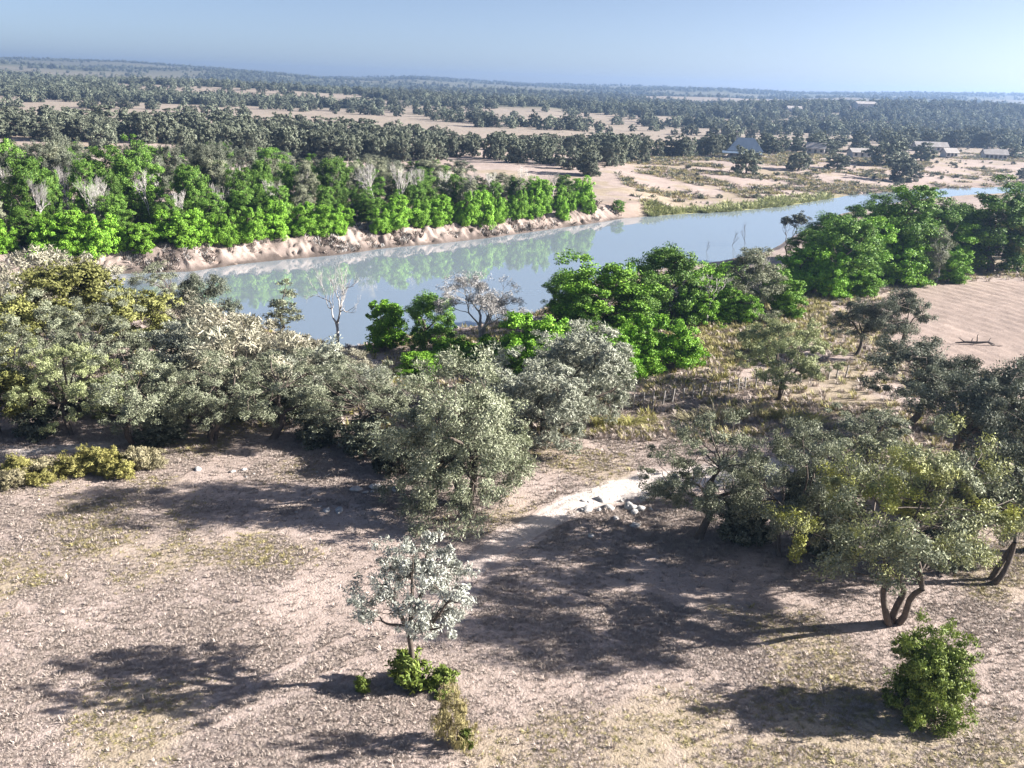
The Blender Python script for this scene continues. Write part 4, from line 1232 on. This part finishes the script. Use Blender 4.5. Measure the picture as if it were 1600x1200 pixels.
def fence(pts, step, label):
    r, _ = resample(pts, step)
    b = r[0]
    root = empty('wire_fence', (b[0], b[1], hz(b[0], b[1])))
    tag(root, label, 'fence')
    pos = []
    for q in r:
        z = hz(q[0], q[1])
        o = link(bpy.data.objects.new('post', POST), root)
        o.location = (q[0] - b[0] + RNG.normal(0, 0.05), q[1] - b[1], z - root.location.z)
        o.rotation_euler = (RNG.normal(0, 0.04), RNG.normal(0, 0.05), RNG.uniform(0, 6))
        o.scale = (1.25, 1.25, RNG.uniform(0.9, 1.08))
        pos.append((o.location.x, o.location.y, o.location.z))
    for zz_ in (0.4, 0.75, 1.1):
        t = Tubes()
        pl = []
        for a, c in zip(pos[:-1], pos[1:]):
            for u in (0, 0.5):
                pl.append((a[0] * (1 - u) + c[0] * u, a[1] * (1 - u) + c[1] * u, a[2] * (1 - u) + c[2] * u + zz_ - (0.02 if u else 0)))
        pl.append((pos[-1][0], pos[-1][1], pos[-1][2] + zz_))
        t.add(pl, [0.007] * len(pl), 4)
        link(bpy.data.objects.new('wire', t.mesh('wire', M_WIRE)), root)


fence([(5.31, 64.52), (8.41, 66.18), (10.94, 67.63), (13.76, 69.00), (16.80, 70.94), (22.41, 73.78), (30.27, 77.09)], 0.95, 'weathered post and wire fence crossing the pale grass behind the track')
fence([(41.23, 116.27), (46.52, 119.17), (53.30, 123.05), (57.51, 124.55), (64.21, 127.22)], 3.0, 'low fence along the upper edge of the ploughed field')

# ------------------------------------------------------------------ fallen dead branch on the field
(fxp, fyp) = (48.63, 90.24)
root = empty('fallen_branch', (fxp, fyp, hz(fxp, fyp) + 0.12))
tag(root, 'dark fallen dead branch lying on the ploughed field', 'branch')
r2 = np.random.default_rng(5)
t = Tubes()
main = np.array([(-2.2, 0.1, 0.15), (-1.2, 0, 0.3), (0, 0.1, 0.25), (1.1, -0.1, 0.42), (1.9, 0, 0.15)])
t.add(main, [0.05, 0.11, 0.14, 0.10, 0.04], 7)
link(bpy.data.objects.new('main_stem', t.mesh('main_stem', M_DARKWOOD)), root)
for a, e in (((-1.2, 0, 0.3), (-1.9, 0.2, 0.75)), ((0, 0.1, 0.25), (0.1, 0.2, 1.15)), ((0, 0.1, 0.25), (-0.6, -0.4, 0.05)), ((1.1, -0.1, 0.42), (1.5, 0.2, 0.8)), ((1.1, -0.1, 0.4), (2.6, -0.3, 0.1)), ((-0.5, 0, 0.28), (-0.3, 0.3, 0.7))):
    t = Tubes()
    t.add(curve_to(r2, np.array(a), np.array(e), 5, 0.09), np.linspace(0.075, 0.02, 5), 5)
    link(bpy.data.objects.new('limb', t.mesh('limb', M_DARKWOOD)), root)


# ------------------------------------------------------------------ houses
def slab(v, f, pts, th):
    """a roof plane with thickness"""
    k = len(v)
    n = len(pts)
    a = [Vector(p_) for p_ in pts]
    nm = (a[1] - a[0]).cross(a[2] - a[0]).normalized()
    v += [tuple(p_) for p_ in a] + [tuple(p_ - nm * th) for p_ in a]
    f.append(tuple(range(k, k + n)))
    f.append(tuple(range(k + 2 * n - 1, k + n - 1, -1)))
    for i in range(n):
        j = (i + 1) % n
        f.append((k + j, k + i, k + n + i, k + n + j))


def part(name, v, f, mat, parent):
    me_ = bpy.data.meshes.new(name)
    me_.from_pydata(v, [], f)
    me_.update()
    me_.materials.append(mat)
    return link(bpy.data.objects.new(name, me_), parent)


def house(name, xy, rz, w, d, hw, rise, roof_mat, wall_mat, label, hip=True, chimney=True, windows=3, veranda=False, cat='house'):
    x, y = xy
    root = empty(name, (x, y, hz(x, y) - 0.1), rz)
    tag(root, label, cat)
    v, f = [], []
    box(v, f, 0, 0, 0, hw, w, d)
    if not hip:                                     # gable ends
        for s in (-1, 1):
            k = len(v)
            e = s * (w / 2 - 0.002)
            v += [(e, -d / 2, hw), (e, d / 2, hw), (e, 0, hw + rise), (e - s * 0.25, -d / 2, hw), (e - s * 0.25, d / 2, hw), (e - s * 0.25, 0, hw + rise)]
            f += [(k, k + 1, k + 2), (k + 5, k + 4, k + 3), (k, k + 2, k + 5, k + 3), (k + 1, k + 4, k + 5, k + 2)]
    part('wall', v, f, wall_mat, root)
    ov = 0.6
    W2, D2, z0 = w / 2 + ov, d / 2 + ov, hw - 0.05
    rl = (w / 2 - d / 2 * 0.75) if hip else W2
    A, B, C_, D_ = (-W2, -D2, z0), (W2, -D2, z0), (W2, D2, z0), (-W2, D2, z0)
    R0, R1 = (-rl, 0, hw + rise + 0.12), (rl, 0, hw + rise + 0.12)
    v, f = [], []
    slab(v, f, [A, B, R1, R0], 0.12)
    slab(v, f, [C_, D_, R0, R1], 0.12)
    if hip:
        slab(v, f, [B, C_, R1], 0.12)
        slab(v, f, [D_, A, R0], 0.12)
    rf = part('roof', v, f, roof_mat, root)
    if chimney:
        v, f = [], []
        box(v, f, -w * 0.28, 0.3, hw + rise * 0.4, hw + rise + 0.9, 0.8, 0.7)
        part('chimney', v, f, M_WHITEWALL, rf)
    for s in (-1,):
        for i in range(windows):
            cx = -w / 2 + w * (i + 0.5) / windows
            v, f = [], []
            door = (i == windows // 2)
            box(v, f, cx, s * (d / 2 + 0.03), 0.05 if door else 0.95, 2.15, 1.0 if door else 1.2, 0.08)
            wd = part('door' if door else 'window', v, f, M_TRIM, root)
            if not door:
                v, f = [], []
                box(v, f, cx, s * (d / 2 + 0.075), 1.03, 2.07, 1.04, 0.02)
                part('pane', v, f, M_GLASS, wd)
    if veranda:
        v, f = [], []
        y0, y1 = -d / 2 - 0.3, -d / 2 - 3.2
        slab(v, f, [(-w / 2 - 2.5, y1, hw - 0.9), (w / 2, y1, hw - 0.9), (w / 2, y0, hw - 0.15), (-w / 2 - 2.5, y0, hw - 0.15)], 0.1)
        part('veranda_roof', v, f, roof_mat, root)
        for i in range(6):
            v, f = [], []
            box(v, f, -w / 2 - 2.3 + (w + 2.1) * i / 5, y1 + 0.15, 0, hw - 0.98, 0.16, 0.16)
            part('post', v, f, M_TRIM, root)
    return root


house('farmhouse', (93.79, 383.13), math.radians(-12), 13.5, 9.5, 3.0, 5.0, M_BLUEROOF, M_WHITEWALL, 'white farmhouse with steep blue grey hipped roof on the plain', True, True, 5, True)
house('shed', (152.87, 413.85), math.radians(6), 9, 6, 2.6, 1.5, M_PALEROOF, M_WHITEWALL, 'small shed with low grey roof right of the farmhouse', False, False, 3, cat='shed')
house('barn', (216.77, 487.63), math.radians(-4), 16, 7, 2.6, 2.2, M_PALEROOF, M_WHITEWALL, 'long building with pale roof behind dark trees', False, False, 5, cat='barn')
house('cottage', (204.24, 437.75), math.radians(10), 6, 5, 2.4, 2.0, M_PALEROOF, M_WHITEWALL, 'small pale cottage with dark windows right of the long roof', False, False, 3)
house('cottage', (227.01, 440.37), math.radians(-8), 10, 6, 2.6, 2.2, M_PALEROOF, M_WHITEWALL, 'white house with grey roof near the right edge of the plain', False, True, 5)
house('cottage', (138.86, 431.87), math.radians(-20), 8, 6, 2.6, 2.4, M_PALEROOF, M_WHITEWALL, 'small pale roofed cottage half hidden by trees behind the farmhouse', False, False, 3)
house('hill_house', (389.93, 1062.26), math.radians(5), 22, 12, 7.0, 2.5, M_PALEROOF, M_WHITEWALL, 'large pale building among the trees near the skyline', False, False, 7)
house('hill_house', (302.65, 1036.28), math.radians(5), 16, 9, 4.0, 2.5, M_PALEROOF, M_WHITEWALL, 'pale house on the wooded slope left of the large pale building', False, False, 3)

# ------------------------------------------------------------------ haze
m, nt, out = new_mat('haze_air')
pv = N(nt, 'ShaderNodeVolumePrincipled')
pv.inputs['Color'].default_value = (0.36, 0.545, 0.89, 1)
pv.inputs['Density'].default_value = 0.00022
pv.inputs['Anisotropy'].default_value = 0.5
nt.links.new(pv.outputs[0], out.inputs['Volume'])
v, f = [], []
box(v, f, 0, 2560, -60, 96, 13800, 5560)
o = part('haze', v, f, m, None)
o['kind'] = 'stuff'
o['label'] = 'thin blue haze in the air over the valley'
